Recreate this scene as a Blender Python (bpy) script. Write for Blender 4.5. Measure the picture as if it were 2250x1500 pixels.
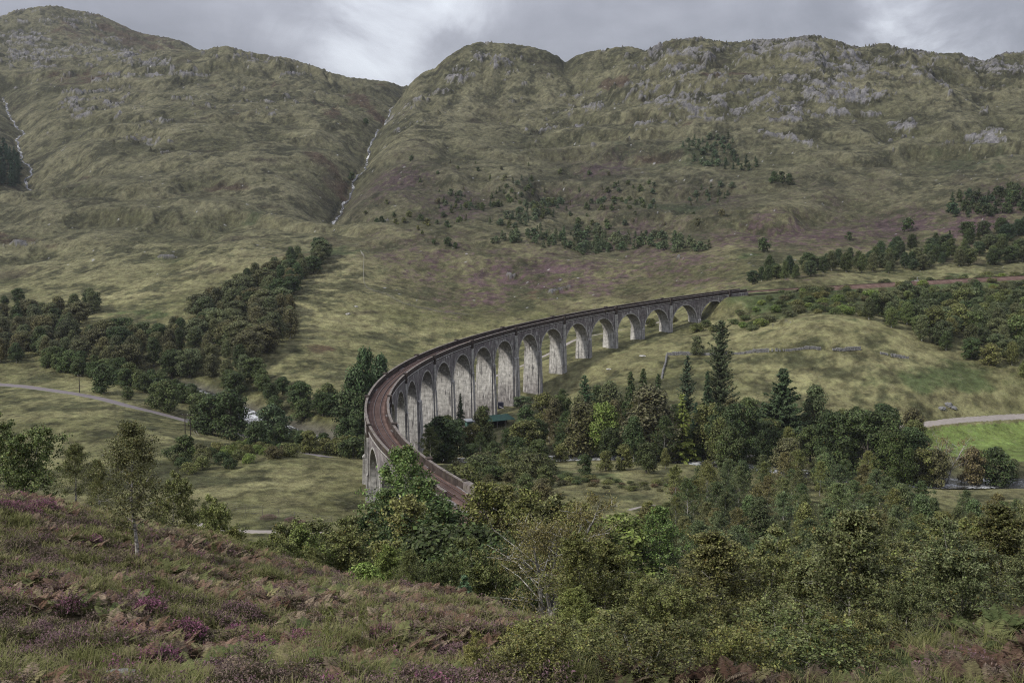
import bpy, math, random
import numpy as np
from mathutils import Vector, Matrix
from math import radians, sin, cos, pi, log

for o in list(bpy.data.objects): bpy.data.objects.remove(o)
sc = bpy.context.scene
COL = sc.collection
rng = np.random.default_rng(7)
R_ = random.Random(11)

# ------------------------------------------------------------------ camera
F = 2496.06; PITCH = 0.106285
SP, CP = math.sin(PITCH), math.cos(PITCH)
cam_d = bpy.data.cameras.new("camera"); cam = bpy.data.objects.new("camera", cam_d); COL.objects.link(cam)
cam_d.sensor_width = 36.0; cam_d.lens = F / 2250 * 36.0
cam_d.clip_start = 0.2; cam_d.clip_end = 20000
cam.location = (0, 0, 0); cam.rotation_euler = (pi / 2 - PITCH, 0, 0)
sc.camera = cam

# ------------------------------------------------------------------ sky, sun, exposure
SUN_EL, SUN_AZ = radians(40), radians(238)      # azimuth measured clockwise from +Y (the view direction)
world = bpy.data.worlds.new("World"); sc.world = world; world.use_nodes = True
wt = world.node_tree; wn = wt.nodes; wl = wt.links
for n in list(wn): wn.remove(n)
def N(nodes, t, **kw):
    n = nodes.new(t)
    for k, v in kw.items():
        if k in n.inputs.keys() if hasattr(n.inputs, 'keys') else False: n.inputs[k].default_value = v
        else: setattr(n, k, v)
    return n
def wm(op, a, b=None, c=None):
    n = wn.new('ShaderNodeMath'); n.operation = op
    for i, v in enumerate((a, b, c)):
        if v is None: continue
        if isinstance(v, (int, float)): n.inputs[i].default_value = v
        else: wl.new(v, n.inputs[i])
    return n.outputs[0]
tc = wn.new('ShaderNodeTexCoord')
sep = wn.new('ShaderNodeSeparateXYZ'); wl.new(tc.outputs['Generated'], sep.inputs[0])
# a flat cloud deck overhead: project the view direction on a plane
zz = wm('ADD', wm('MAXIMUM', sep.outputs[2], 0.0), 0.09)
cx_ = wm('DIVIDE', sep.outputs[0], zz); cy_ = wm('DIVIDE', sep.outputs[1], zz)
cmb = wn.new('ShaderNodeCombineXYZ'); wl.new(cx_, cmb.inputs[0]); wl.new(cy_, cmb.inputs[1])
mp = wn.new('ShaderNodeMapping'); wl.new(cmb.outputs[0], mp.inputs[0])
mp.inputs['Location'].default_value = (3.1, 1.7, 0.4); mp.inputs['Scale'].default_value = (0.75, 0.42, 1)
n1 = wn.new('ShaderNodeTexNoise'); n1.inputs['Scale'].default_value = 1.15; n1.inputs['Detail'].default_value = 9
n1.inputs['Roughness'].default_value = 0.52; n1.inputs['Distortion'].default_value = 0.25; wl.new(mp.outputs[0], n1.inputs[0])
# thin places in the deck: soft lobes about fixed sky directions
def lobe(px, py, sharp, amp):
    t = (py - 750) / F; x = (px - 1125) / F
    v = Vector((x, CP - t * SP, -(SP + t * CP))).normalized()
    d = wn.new('ShaderNodeVectorMath'); d.operation = 'DOT_PRODUCT'
    wl.new(tc.outputs['Generated'], d.inputs[0]); d.inputs[1].default_value = v
    q = wm('MULTIPLY', wm('SUBTRACT', d.outputs['Value'], 1.0), sharp)
    return wm('MULTIPLY', wm('EXPONENT', q), amp)
bright = n1.outputs[0]
n2 = wn.new('ShaderNodeTexNoise'); n2.inputs['Scale'].default_value = 7.0; n2.inputs['Detail'].default_value = 8; n2.inputs['Roughness'].default_value = 0.58; n2.inputs['Distortion'].default_value = 0.6; wl.new(tc.outputs['Generated'], n2.inputs[0])
bright = wm('ADD', bright, wm('MULTIPLY', wm('SUBTRACT', n2.outputs[0], 0.5), 0.30))
puff = wn.new('ShaderNodeMapRange'); wl.new(n2.outputs[0], puff.inputs[0]); puff.inputs[1].default_value = .40; puff.inputs[2].default_value = .62; puff.inputs[3].default_value = .25; puff.inputs[4].default_value = 1.35
for L in ((1000, 5, 1600, .22), (830, 48, 900, .14), (800, 140, 900, .13), (690, 150, 500, .07), (1990, 85, 700, .32), (1750, 40, 200, .05), (2200, 110, 900, .14), (880, 175, 900, .05)):
    bright = wm('ADD', bright, wm('MULTIPLY', lobe(*L), puff.outputs[0]))
for L in ((330, 60, 120, -.05), (1500, 30, 90, -.05), (2100, -60, 300, -.08), (2180, 10, 300, -.07), (560, 40, 300, -.04)):
    bright = wm('ADD', bright, lobe(*L))
ramp = wn.new('ShaderNodeValToRGB'); wl.new(bright, ramp.inputs[0])
e = ramp.color_ramp; e.interpolation = 'B_SPLINE'
e.elements[0].position = 0.30; e.elements[0].color = (0.225, 0.23, 0.265, 1)
e.elements[1].position = 0.86; e.elements[1].color = (0.80, 0.84, 0.90, 1)
x = e.elements.new(0.50); x.color = (0.345, 0.35, 0.40, 1)
x = e.elements.new(0.66); x.color = (0.60, 0.62, 0.68, 1)
# overcast deck is brighter towards the zenith
up = wm('MAXIMUM', sep.outputs[2], 0.0)
gain = wm('ADD', 1.0, wm('MULTIPLY', wm('POWER', up, 1.2), 2.1))
cl = wn.new('ShaderNodeVectorMath'); cl.operation = 'SCALE'; wl.new(ramp.outputs[0], cl.inputs[0]); wl.new(gain, cl.inputs['Scale'])
sky = wn.new('ShaderNodeTexSky'); sky.sky_type = 'NISHITA'; sky.sun_disc = False
sky.sun_elevation = SUN_EL; sky.sun_rotation = SUN_AZ
skys = wn.new('ShaderNodeVectorMath'); skys.operation = 'SCALE'; wl.new(sky.outputs[0], skys.inputs[0]); skys.inputs['Scale'].default_value = 0.10
mixc = wn.new('ShaderNodeMix'); mixc.data_type = 'RGBA'; mixc.inputs[0].default_value = 0.88
wl.new(skys.outputs[0], mixc.inputs[6]); wl.new(cl.outputs[0], mixc.inputs[7])
bg = wn.new('ShaderNodeBackground'); wl.new(mixc.outputs[2], bg.inputs[0]); bg.inputs[1].default_value = 1.0
wo = wn.new('ShaderNodeOutputWorld'); wl.new(bg.outputs[0], wo.inputs[0])

sd = bpy.data.lights.new("sun", 'SUN'); so = bpy.data.objects.new("sun", sd); COL.objects.link(so)
sd.energy = 3.6; sd.angle = radians(5); sd.color = (1.0, 0.95, 0.86)
sv = Vector((sin(SUN_AZ) * cos(SUN_EL), cos(SUN_AZ) * cos(SUN_EL), sin(SUN_EL)))
so.rotation_euler = sv.to_track_quat('Z', 'Y').to_euler(); so.location = (200, -200, 400)
sc.view_settings.view_transform = 'Standard'; sc.view_settings.look = 'None'
sc.view_settings.exposure = 0.0; sc.view_settings.gamma = 1.0; sc.view_settings.use_curve_mapping = False
sc.cycles.use_denoising = True; sc.cycles.denoising_input_passes = 'RGB_ALBEDO_NORMAL'; sc.cycles.denoising_prefilter = 'NONE'; sc.cycles.filter_width = 1.1
sc.cycles.max_bounces = 6; sc.cycles.diffuse_bounces = 3; sc.cycles.glossy_bounces = 2; sc.cycles.transparent_max_bounces = 4

# ------------------------------------------------------------------ helpers
def tag(o, label=None, cat=None, group=None, kind=None):
    if label: o['label'] = label
    if cat: o['category'] = cat
    if group: o['group'] = group
    if kind: o['kind'] = kind
    return o
def link(name, me, parent=None, loc=None):
    o = bpy.data.objects.new(name, me); COL.objects.link(o)
    if parent is not None: o.parent = parent
    if loc is not None: o.location = loc
    return o
def empty(name, loc=(0, 0, 0), rz=0.0):
    o = bpy.data.objects.new(name, None); COL.objects.link(o); o.location = loc; o.rotation_euler = (0, 0, rz); o.empty_display_size = 0.5
    return o
def mesh_np(name, verts, quads=None, tris=None, mat=None, smooth=False, col=None, uv=None):
    """verts (n,3); quads (m,4); tris (k,3); col per-vertex rgb; uv per-vertex (n,2)"""
    me = bpy.data.meshes.new(name)
    verts = np.asarray(verts, dtype=np.float32)
    me.vertices.add(len(verts)); me.vertices.foreach_set('co', verts.ravel())
    idx = []; tot = []
    if quads is not None and len(quads): quads = np.asarray(quads, dtype=np.int32); idx.append(quads.ravel()); tot.append(np.full(len(quads), 4, np.int32))
    if tris is not None and len(tris): tris = np.asarray(tris, dtype=np.int32); idx.append(tris.ravel()); tot.append(np.full(len(tris), 3, np.int32))
    idx = np.concatenate(idx); tot = np.concatenate(tot)
    me.loops.add(len(idx)); me.loops.foreach_set('vertex_index', idx)
    me.polygons.add(len(tot)); st = np.concatenate([[0], np.cumsum(tot)[:-1]]).astype(np.int32)
    me.polygons.foreach_set('loop_start', st)
    me.polygons.foreach_set('use_smooth', np.full(len(tot), bool(smooth)))
    me.update(calc_edges=True)
    if col is not None:
        a = me.color_attributes.new('Col', 'FLOAT_COLOR', 'POINT')
        c = np.ones((len(verts), 4), np.float32); c[:, :3] = col; a.data.foreach_set('color', c.ravel())
    if uv is not None:
        a = me.attributes.new('uvw', 'FLOAT_VECTOR', 'POINT')
        c = np.zeros((len(verts), 3), np.float32); c[:, :2] = uv[:, :2]
        if uv.shape[1] > 2: c[:, 2] = uv[:, 2]
        a.data.foreach_set('vector', c.ravel())
    if mat is not None: me.materials.append(mat)
    return me
class MB:
    """collects boxes, quads and tubes into one mesh"""
    def __init__(s): s.v = []; s.q = []; s.t = []; s.n = 0; s.u = []
    def add(s, v, q=(), t=(), u=None):
        v = np.asarray(v, float)
        if len(q): s.q.append(np.asarray(q) + s.n)
        if len(t): s.t.append(np.asarray(t) + s.n)
        s.v.append(v); s.u.append(np.zeros((len(v), 3)) if u is None else u); s.n += len(v)
    def hexa(s, p, u=None):  # 8 corners: bottom 4 ccw, top 4 ccw
        s.add(p, [(0, 3, 2, 1), (4, 5, 6, 7), (0, 1, 5, 4), (1, 2, 6, 5), (2, 3, 7, 6), (3, 0, 4, 7)], u=u)
    def box(s, c, d, rz=0.0, tilt=None):
        hx, hy, hz = d[0] / 2, d[1] / 2, d[2] / 2
        p = np.array([(-hx, -hy, -hz), (hx, -hy, -hz), (hx, hy, -hz), (-hx, hy, -hz), (-hx, -hy, hz), (hx, -hy, hz), (hx, hy, hz), (-hx, hy, hz)])
        if tilt is not None: p = p @ np.array(tilt.to_3x3()).T
        cr, sr = cos(rz), sin(rz); p = np.stack([p[:, 0] * cr - p[:, 1] * sr, p[:, 0] * sr + p[:, 1] * cr, p[:, 2]], 1)
        s.hexa(p + np.array(c))
    def tube(s, pts, rad, k=6, cap=True):
        pts = np.asarray(pts, float); rad = np.broadcast_to(np.asarray(rad, float), (len(pts),))
        d = np.gradient(pts, axis=0); d /= np.linalg.norm(d, axis=1)[:, None] + 1e-9
        ref = np.where(np.abs(d[:, 2:3]) < 0.9, np.array([[0, 0, 1.]]), np.array([[1., 0, 0]]))
        a = np.cross(d, ref); a /= np.linalg.norm(a, axis=1)[:, None] + 1e-9; b = np.cross(d, a)
        th = np.arange(k) * 2 * pi / k
        v = pts[:, None] + rad[:, None, None] * (np.cos(th)[None, :, None] * a[:, None] + np.sin(th)[None, :, None] * b[:, None])
        n = len(pts); q = []
        for i in range(n - 1):
            for j in range(k): q.append((i * k + j, i * k + (j + 1) % k, (i + 1) * k + (j + 1) % k, (i + 1) * k + j))
        v = v.reshape(-1, 3); t = []
        if cap:
            v = np.vstack([v, pts[0], pts[-1]])
            for j in range(k): t.append((n * k, j, (j + 1) % k)); t.append((n * k + 1, (n - 1) * k + (j + 1) % k, (n - 1) * k + j))
        s.add(v, q, t)
    def mesh(s, name, mat, smooth=False, uv=False):
        return mesh_np(name, np.vstack(s.v), np.vstack(s.q) if s.q else None, np.vstack(s.t) if s.t else None, mat, smooth, uv=np.vstack(s.u) if uv else None)
    def build(s, name, mat, parent=None, smooth=False, uv=False):
        return link(name, s.mesh(name, mat, smooth, uv), parent)
def smooth01(a, b, x):
    t = np.clip((x - a) / (b - a), 0, 1); return t * t * (3 - 2 * t)
def perlin(x, y, seed=0):
    xi = np.floor(x).astype(np.int64); yi = np.floor(y).astype(np.int64); xf = x - xi; yf = y - yi
    u = xf * xf * xf * (xf * (xf * 6 - 15) + 10); v = yf * yf * yf * (yf * (yf * 6 - 15) + 10)
    def g(ix, iy, dx, dy):
        h = (ix * 374761393 + iy * 668265263 + seed * 2147483647) & 0xffffffff
        h = ((h ^ (h >> 13)) * 1274126177) & 0xffffffff; h = (h ^ (h >> 16)) & 1023
        return CT[h] * dx + ST[h] * dy
    a = g(xi, yi, xf, yf); b = g(xi + 1, yi, xf - 1, yf); c = g(xi, yi + 1, xf, yf - 1); d = g(xi + 1, yi + 1, xf - 1, yf - 1)
    return (a + u * (b - a) + v * ((c + u * (d - c)) - (a + u * (b - a)))) * 1.5
_an = np.arange(1024) / 1024 * 2 * pi; CT = np.cos(_an); ST = np.sin(_an)
def fbm(x, y, lam, octs, seed=0, gain=0.5, ridged=False):
    s = np.zeros_like(x); a = 1.0; tot = 0; f = 1.0 / lam; ca, sa = cos(.6), sin(.6)
    for i in range(octs):
        n = perlin(x * f, y * f, seed + i * 17)
        if ridged: n = 1 - 2 * np.abs(n)
        s += a * n; tot += a; a *= gain; f *= 2.03; x, y = x * ca - y * sa + 31.7, x * sa + y * ca - 12.3
    return s / tot
# camera pixel (2250x1500) -> (x/Y, z/Y)
def ae(px, py):
    t = (np.asarray(py, float) - 750) / F; x = (np.asarray(px, float) - 1125) / F; d = CP - t * SP
    return x / d, -(SP + t * CP) / d
def pix(x, Y, z):
    yc = Y * CP - z * SP; zc = z * CP + Y * SP
    return 1125 + F * x / yc, 750 - F * zc / yc

# ------------------------------------------------------------------ viaduct alignment
PITCHS = 17.2; VR = 241.0; VC = (208.143, 290.701); VPH = 2.053893
_k = np.array([0, 2, 4, 6, 8, 10, 12, 14, 16, 18, 20.])
_dr = np.polyfit(_k, [2.75, 1.5, .1, -.57, -.12, .12, -.03, .49, .33, .32, -.89], 4)
_dz = np.polyfit(_k, [2.05, .58, .08, -.03, -.37, -.82, -.46, -.43, -.23, .27, .74], 3)
def align(st):
    """centre line at station st (in spans from the far abutment): x, y, z of the parapet top, unit tangent (towards the camera), unit normal (outwards, away from the curve's centre)"""
    st = np.asarray(st, float); kk = np.clip(st, -0.5, 21)
    s = st * PITCHS; th = VPH + np.clip(s, -14, 1e9) / VR; r = VR + np.polyval(_dr, kk)
    nx, ny = np.cos(th), np.sin(th); tx, ty = -ny, nx
    x = VC[0] + r * nx; y = VC[1] + r * ny
    ex = np.minimum(s + 14, 0); bend = -(ex ** 2) / 2400.0       # beyond the far abutment the line straightens, then bends gently
    x = x + tx * ex + nx * bend; y = y + ty * ex + ny * bend
    z = -33.269 - 0.036102 * s + np.polyval(_dz, kk)
    z = np.where(st < -0.5, -33.269 + np.polyval(_dz, -0.5) + (-s) * 0.0262 + 0.07, z)
    return x, y, z, tx, ty, nx, ny
W2 = 2.8
def vpt(st, w, h):
    """st station, w offset outward, h metres above parapet top"""
    x, y, z, tx, ty, nx, ny = align(st)
    return np.stack([x + nx * w, y + ny * w, z + np.asarray(h, float) * np.ones_like(x)], -1)
# ------------------------------------------------------------------ terrain
CPX = []   # px, py, Y
def c(*a):
    for p in a: CPX.append(p)
CZ = []    # px, Y, z
def cz(*a):
    for p in a: CZ.append(p)
cz(*[(p, 3, -2.4) for p in (-300, 300, 900, 1500, 2100, 2550)], *[(p, 10, -5.3) for p in (-300, 300, 900, 1500, 2100, 2550)])
c((0,1500,21),(0,1300,31),(0,1096,50),(-300,1300,31),(-300,1060,55),(150,1120,51),(297,1500,21),(297,1250,40),(297,1165,50),(600,1500,21),(600,1380,31),(600,1262,46),
  (450,1190,50),(850,1500,20),(850,1300,46),(1000,1400,30),(1000,1318,46),(1180,1500,20),(1180,1385,42))
cz((1400,24,-10.5),(1400,45,-18),(1650,45,-17.6)); c((1900,1500,20),(1900,1450,26)); cz((1900,45,-17),(2250,45,-15.5),(2550,45,-15)); c((2250,1500,19),(2250,1400,25),(2550,1400,25))
cz((-300,80,-27),(0,80,-26),(300,75,-27),(600,75,-30),(850,72,-30),(0,120,-45),(-300,120,-45),(300,120,-47),(600,120,-48),(850,120,-49),(0,180,-59),(300,180,-60),(600,180,-60),(800,185,-58),(-300,250,-63),(0,250,-63),
   (1100,70,-31),(1100,100,-41),(1000,128,-47),(1050,150,-48.6),(1010,180,-48),(930,185,-54),(1120,190,-54),(1200,215,-59),(1371,75,-33),(1371,105,-43),(1371,130,-48.8),(1371,149,-49.5),(1371,180,-55),(1371,215,-60),
   (1700,75,-32),(1700,105,-43),(1700,130,-50),(1700,170,-57),(1700,220,-62),(2250,75,-29),(2250,120,-45),(2250,170,-56),(2250,240,-65),(2550,240,-65),(2550,120,-45))
c((600,1168,217),(0,980,315),(0,850,430),(0,800,475),(-300,850,440),(250,1050,265),(250,945,330),(250,880,385),(600,1080,250),(600,1000,290),(560,915,395),(480,1010,290),(720,1080,252),(720,1010,292),(700,955,372),(800,985,352),(860,900,385),
  (250,815,455),(0,720,560),(0,650,650),(0,590,750),(0,480,880),(20,425,980),(0,300,1150),(0,200,1400),(0,100,1800),(-300,700,560),(-300,560,750),(-300,400,960),(-300,200,1300),(-300,60,1700),
  (250,700,565),(250,640,640),(250,560,740),(250,450,870),(380,375,960),(250,300,1130),(200,200,1380),(120,120,1700),(100,400,1030),(60,310,1170),
  (450,720,530),(450,640,630),(520,650,600),(400,520,780),(500,450,880),(550,350,1000),(450,250,1180),(400,160,1420),(650,300,1120),(700,220,1280),(650,160,1420),
  (600,850,425),(650,750,495),(700,650,590),(600,600,660),(690,565,690),(600,520,780),(800,850,428),(800,700,560),(800,620,640),(800,560,710),(800,480,820),(740,440,880),(760,395,960),(800,300,1130),(830,245,1250),(865,200,1370),
  (850,400,935),(870,310,1040),(900,260,1150),(950,180,1270),(740,330,1030),(780,240,1200),
  (940,950,385),(1035,937,376),(1096,913,391),(1130,892,406),(1199,869,421),(1248,819,435),(1303,787,448),(1362,768,460),(1415,748,471),(1473,733,482),(1545,712,491),(1600,700,492),
  (1000,760,535),(1100,800,500),(1180,770,500),(1270,745,512),(1400,715,540),(1000,700,580),(1000,650,640),(1150,660,620),(1300,650,620),(1450,625,620),(1600,612,590),
  (1080,560,710),(1080,480,810),(1080,400,930),(1080,300,1080),(1080,200,1240),(1300,560,720),(1300,510,800),(1300,450,870),(1300,400,930),(1300,300,1050),(1300,200,1200),
  (1640,560,650),(1640,480,765),(1640,400,880),(1640,330,960),(1640,250,1040),(1640,170,1110),
  (1950,560,660),(1950,490,760),(1950,400,860),(1950,330,940),(1950,250,1020),(1950,170,1100),(2250,560,650),(2250,490,700),(2250,400,780),(2250,330,890),(2250,250,1000),(2250,180,1090),
  (2550,560,650),(2550,400,780),(2550,250,1000),
  (1640,652,504),(1900,620,556),(2250,597,606),(2550,575,665),
  (1640,710,478),(1750,705,448),(1850,705,440),(1850,760,417),(1700,780,416),(1500,775,440),(1500,850,392),(1400,860,395),(1400,940,352),(1500,955,346),(1300,900,380),(1800,850,388),(1800,920,362),(2000,800,405),(2000,870,380),(2000,945,366),
  (2250,830,398),(2250,915,383),(2250,1015,320),(2000,1000,325),(2200,1045,303),(2000,700,490),(2250,700,485),(2250,780,425),(2550,780,425),(2550,915,383),(2550,1045,303),
  (1150,1060,262),(1350,1060,262),(1350,1110,240),(1500,1050,270),(1700,1030,290),(1900,1060,285),(1250,980,330),(1700,970,340))
# skylines
SKY1 = [(450,112,1560),(515,103,1520),(620,128,1490),(760,168,1460),(880,190,1430),(940,150,1350),(1000,108,1330),(1080,96,1330),(1160,108,1320),(1240,140,1290),(1300,113,1290),(1370,105,1270),(1420,110,1240),
        (1500,87,1210),(1540,90,1200),(1600,97,1200),(1700,91,1190),(1770,83,1180),(1870,106,1180),(1910,99,1180),(2000,112,1180),(2130,134,1170),(2200,118,1150),(2260,124,1150),(2550,120,1150)]
c(*SKY1)
SKY2 = [(-300,40,2250),(0,48,2250),(60,24,2250),(150,14,2250),(240,30,2250),(330,75,2250),(400,92,2200),(440,107,2100)]
c(*SKY2); c((250,100,1750),(350,108,1650))
for (p, q, y) in SKY1: c((p, q + 55, y * 1.18), (p, q + 170, y * 1.6))
for (p, q, y) in SKY2: c((p, q + 110, y * 1.35))
P = []; VV = []
for (px, py, Y) in CPX:
    a, e = ae(px, py); P.append((a, log(Y))); VV.append(e)
for (px, Y, z) in CZ:
    P.append(((px - 1125) / F * 1.02, log(Y))); VV.append(z / Y)
P = np.array(P); VV = np.array(VV)
def tpsk(r2): return 0.5 * r2 * np.log(r2 + 1e-12)
n_ = len(P); d2 = ((P[:, None] - P[None]) ** 2).sum(-1)
A_ = np.zeros((n_ + 3, n_ + 3)); A_[:n_, :n_] = tpsk(d2) + np.eye(n_) * 2e-4; A_[:n_, n_] = 1; A_[:n_, n_ + 1:] = P; A_[n_:, :n_] = A_[:n_, n_:].T
wts = np.linalg.solve(A_, np.concatenate([VV, [0, 0, 0]]))
GA = np.linspace(-0.6, 0.6, 520); GV = np.linspace(log(3), log(4200), 640)
gg = np.stack(np.meshgrid(GA, GV, indexing='ij'), -1).reshape(-1, 2); val = np.zeros(len(gg))
for i in range(0, len(gg), 20000):
    b = gg[i:i + 20000]; val[i:i + 20000] = tpsk(((b[:, None] - P[None]) ** 2).sum(-1)) @ wts[:n_] + wts[n_] + b @ wts[n_ + 1:]
val = val.reshape(len(GA), len(GV))
def base(x, Y):
    Yc = np.clip(Y, 8, 4100); a = np.clip(x / Yc, -.5995, .5995)
    fa = (a - GA[0]) / (GA[1] - GA[0]); fv = (np.log(Yc) - GV[0]) / (GV[1] - GV[0])
    i = np.clip(fa.astype(int), 0, len(GA) - 2); j = np.clip(fv.astype(int), 0, len(GV) - 2); u = fa - i; v = fv - j
    e = val[i, j] * (1 - u) * (1 - v) + val[i + 1, j] * u * (1 - v) + val[i, j + 1] * (1 - u) * v + val[i + 1, j + 1] * u * v
    z = e * Yc
    return np.where(Y < 8, z + (8 - Y) * 0.40, z)
def hit(px, py, y0=15., y1=3000.):
    """where the ray through photo pixel (px,py) first meets the smooth terrain"""
    a, e = ae(px, py); Y = np.exp(np.linspace(log(y0), log(y1), 5000)); x = a * Y
    g = base(x, Y) - e * Y; i = np.argmax(g >= 0)
    if g[i] < 0: return float(a * 900), 900.
    if i > 0:
        t = -g[i - 1] / (g[i] - g[i - 1] + 1e-12); Yh = Y[i - 1] + t * (Y[i] - Y[i - 1])
    else: Yh = Y[0]
    return float(a * Yh), float(Yh)
def line(pts, y0=60., step=4.0):
    w = np.array([hit(p[0], p[1], y0) if len(p) == 2 else (ae(p[0], p[1])[0] * p[2], p[2]) for p in pts])
    return resample(w, step)
def resample(w, step):
    # Catmull-Rom through the points, then even spacing
    q = np.vstack([2 * w[0] - w[1], w, 2 * w[-1] - w[-2]]); out = []
    for i in range(1, len(q) - 2):
        t = np.linspace(0, 1, 24, endpoint=False)[:, None]
        out.append(0.5 * ((2 * q[i]) + (-q[i - 1] + q[i + 1]) * t + (2 * q[i - 1] - 5 * q[i] + 4 * q[i + 1] - q[i + 2]) * t ** 2 + (-q[i - 1] + 3 * q[i] - 3 * q[i + 1] + q[i + 2]) * t ** 3))
    out = np.vstack(out + [q[-2][None]]); s = np.concatenate([[0], np.cumsum(np.linalg.norm(np.diff(out, axis=0), axis=1))])
    n = max(2, int(s[-1] / step)); ss = np.linspace(0, s[-1], n)
    return np.stack([np.interp(ss, s, out[:, k]) for k in range(out.shape[1])], 1)
LN = {}
LN['road'] = line([(-120, 832), (0, 845), (60, 850), (150, 863), (260, 886), (350, 908), (430, 930), (520, 951), (600, 972), (650, 992), (720, 1010, 300)], step=3)
LN['path_west'] = line([(430, 1150), (500, 1164), (560, 1168), (620, 1168), (680, 1170), (760, 1176)], step=2)
LN['track_arches'] = line([(1020, 850), (1100, 822), (1160, 798), (1230, 765), (1280, 742), (1350, 728), (1400, 718), (1460, 706)], step=3)
LN['road_east'] = line([(1600, 1000), (1780, 985), (1900, 957), (1960, 946), (2000, 938), (2060, 929), (2140, 921), (2250, 915), (2400, 905)], step=3)
LN['river'] = line([(300, 817), (440, 856), (520, 892), (560, 909), (620, 930), (680, 948), (740, 962), (800, 975, 356), (850, 1000, 345), (930, 960, 330), (1100, 990, 318), (1400, 1000, 318), (1700, 1020, 300), (2000, 1050, 298), (2100, 1047, 300), (2200, 1046, 302), (2400, 1050, 300)], step=3)
LN['burn_centre'] = line([(905, 160, 1500), (880, 193, 1420), (850, 222), (822, 255), (808, 290), (800, 322), (785, 335), (772, 360), (768, 378), (755, 395), (742, 420), (727, 440), (735, 452), (760, 470)], y0=600, step=3)
LN['burn_left'] = line([(2, 175), (10, 190), (18, 215), (30, 235), (50, 252), (35, 270), (42, 290), (48, 310), (68, 328), (62, 345), (52, 352), (68, 372), (90, 395), (105, 402)], y0=600, step=3)
def dist_line(x, Y, L, rad):
    d = np.full(x.shape, 1e9); 
    for i in range(len(L) - 1):
        a, b = L[i], L[i + 1]
        m = (x > min(a[0], b[0]) - rad) & (x < max(a[0], b[0]) + rad) & (Y > min(a[1], b[1]) - rad) & (Y < max(a[1], b[1]) + rad)
        if not m.any(): continue
        ab = b - a; t = np.clip(((x[m] - a[0]) * ab[0] + (Y[m] - a[1]) * ab[1]) / (ab @ ab + 1e-9), 0, 1)
        dd = np.hypot(x[m] - a[0] - t * ab[0], Y[m] - a[1] - t * ab[1]); d[m] = np.minimum(d[m], dd)
    return d
# the railway's bench beyond both ends
st_far = np.linspace(-16, -0.3, 60); st_near = np.linspace(21.7, 29, 40)
def rl(st): x, y, z, *_ = align(st); return np.stack([x, y, z], 1)
RL = [rl(st_far), rl(st_near)]
def rail_fit(x, Y, z):
    for L in RL:
        best = np.full(x.shape, 1e9); bz = np.zeros(x.shape)
        m = (x > L[:, 0].min() - 30) & (x < L[:, 0].max() + 30) & (Y > L[:, 1].min() - 30) & (Y < L[:, 1].max() + 30)
        if not m.any(): continue
        xm, ym = x[m], Y[m]; bm = np.full(xm.shape, 1e9); zm = np.zeros(xm.shape)
        for i in range(len(L) - 1):
            a, b = L[i], L[i + 1]; ab = (b - a)[:2]; t = np.clip(((xm - a[0]) * ab[0] + (ym - a[1]) * ab[1]) / (ab @ ab), 0, 1)
            dd = np.hypot(xm - a[0] - t * ab[0], ym - a[1] - t * ab[1]); k = dd < bm
            bm = np.where(k, dd, bm); zm = np.where(k, a[2] + t * (b[2] - a[2]) - 2.75, zm)
        w = 1 - smooth01(4.6, 18, bm); zz_ = z[m]; z = z.copy(); z[m] = zz_ * (1 - w) + zm * w
    return z
def paint(px, py, lst):
    w = np.zeros_like(px)
    for (cx, cy, rx, ry, ang, amp) in lst:
        ca, sa = cos(radians(ang)), sin(radians(ang)); dx = px - cx; dy = py - cy
        u = (dx * ca + dy * sa) / rx; v = (-dx * sa + dy * ca) / ry
        w = np.maximum(w, amp * np.exp(-(u * u + v * v)))
    return w
ROCK = [(1500,130,130,50,0,1),(1560,200,190,45,0,.9),(1480,200,120,60,30,.8),(1850,130,260,45,8,.95),(1830,200,200,60,10,1),(1650,230,160,60,0,.95),(1700,90,120,30,0,.8),(2200,140,120,40,0,1),(1950,160,160,50,0,.8),(1300,230,180,40,-8,.65),
        (1250,190,90,30,0,.5),(1400,280,110,40,0,.5),(2000,270,180,40,8,.62),(2150,300,140,40,5,.55),(1700,290,100,25,0,.6),(1080,140,70,45,30,.85),(980,190,110,35,-25,.75),(1130,230,50,40,0,.5),(1200,170,60,20,0,.4),
        (220,110,160,60,0,.55),(60,100,90,70,30,.85),(100,60,60,30,0,.6),(270,130,120,30,25,.65),(250,180,90,70,-45,.7),(180,230,60,50,-50,.7),(160,30,80,20,0,.8),(360,150,120,30,0,.8),(550,120,70,25,0,.6),(640,150,60,20,0,.65),(420,165,60,20,0,.8),(330,310,60,22,0,.75),(560,220,120,40,0,.4),(620,260,40,14,0,.6),(380,260,80,20,0,.4),
        (380,560,50,10,-8,.5),(1860,745,55,20,12,.9),(1780,725,60,14,10,.5),(2230,845,60,22,5,.85),(2090,900,30,10,0,.4),(1500,575,90,12,8,.45),(1240,640,80,14,0,.4),(900,660,40,10,0,.2),(50,545,70,12,0,.6),(1120,600,60,12,0,.2),(900,500,120,30,0,.12),(1600,300,50,20,0,.5),(860,430,60,30,0,.2)]
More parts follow.
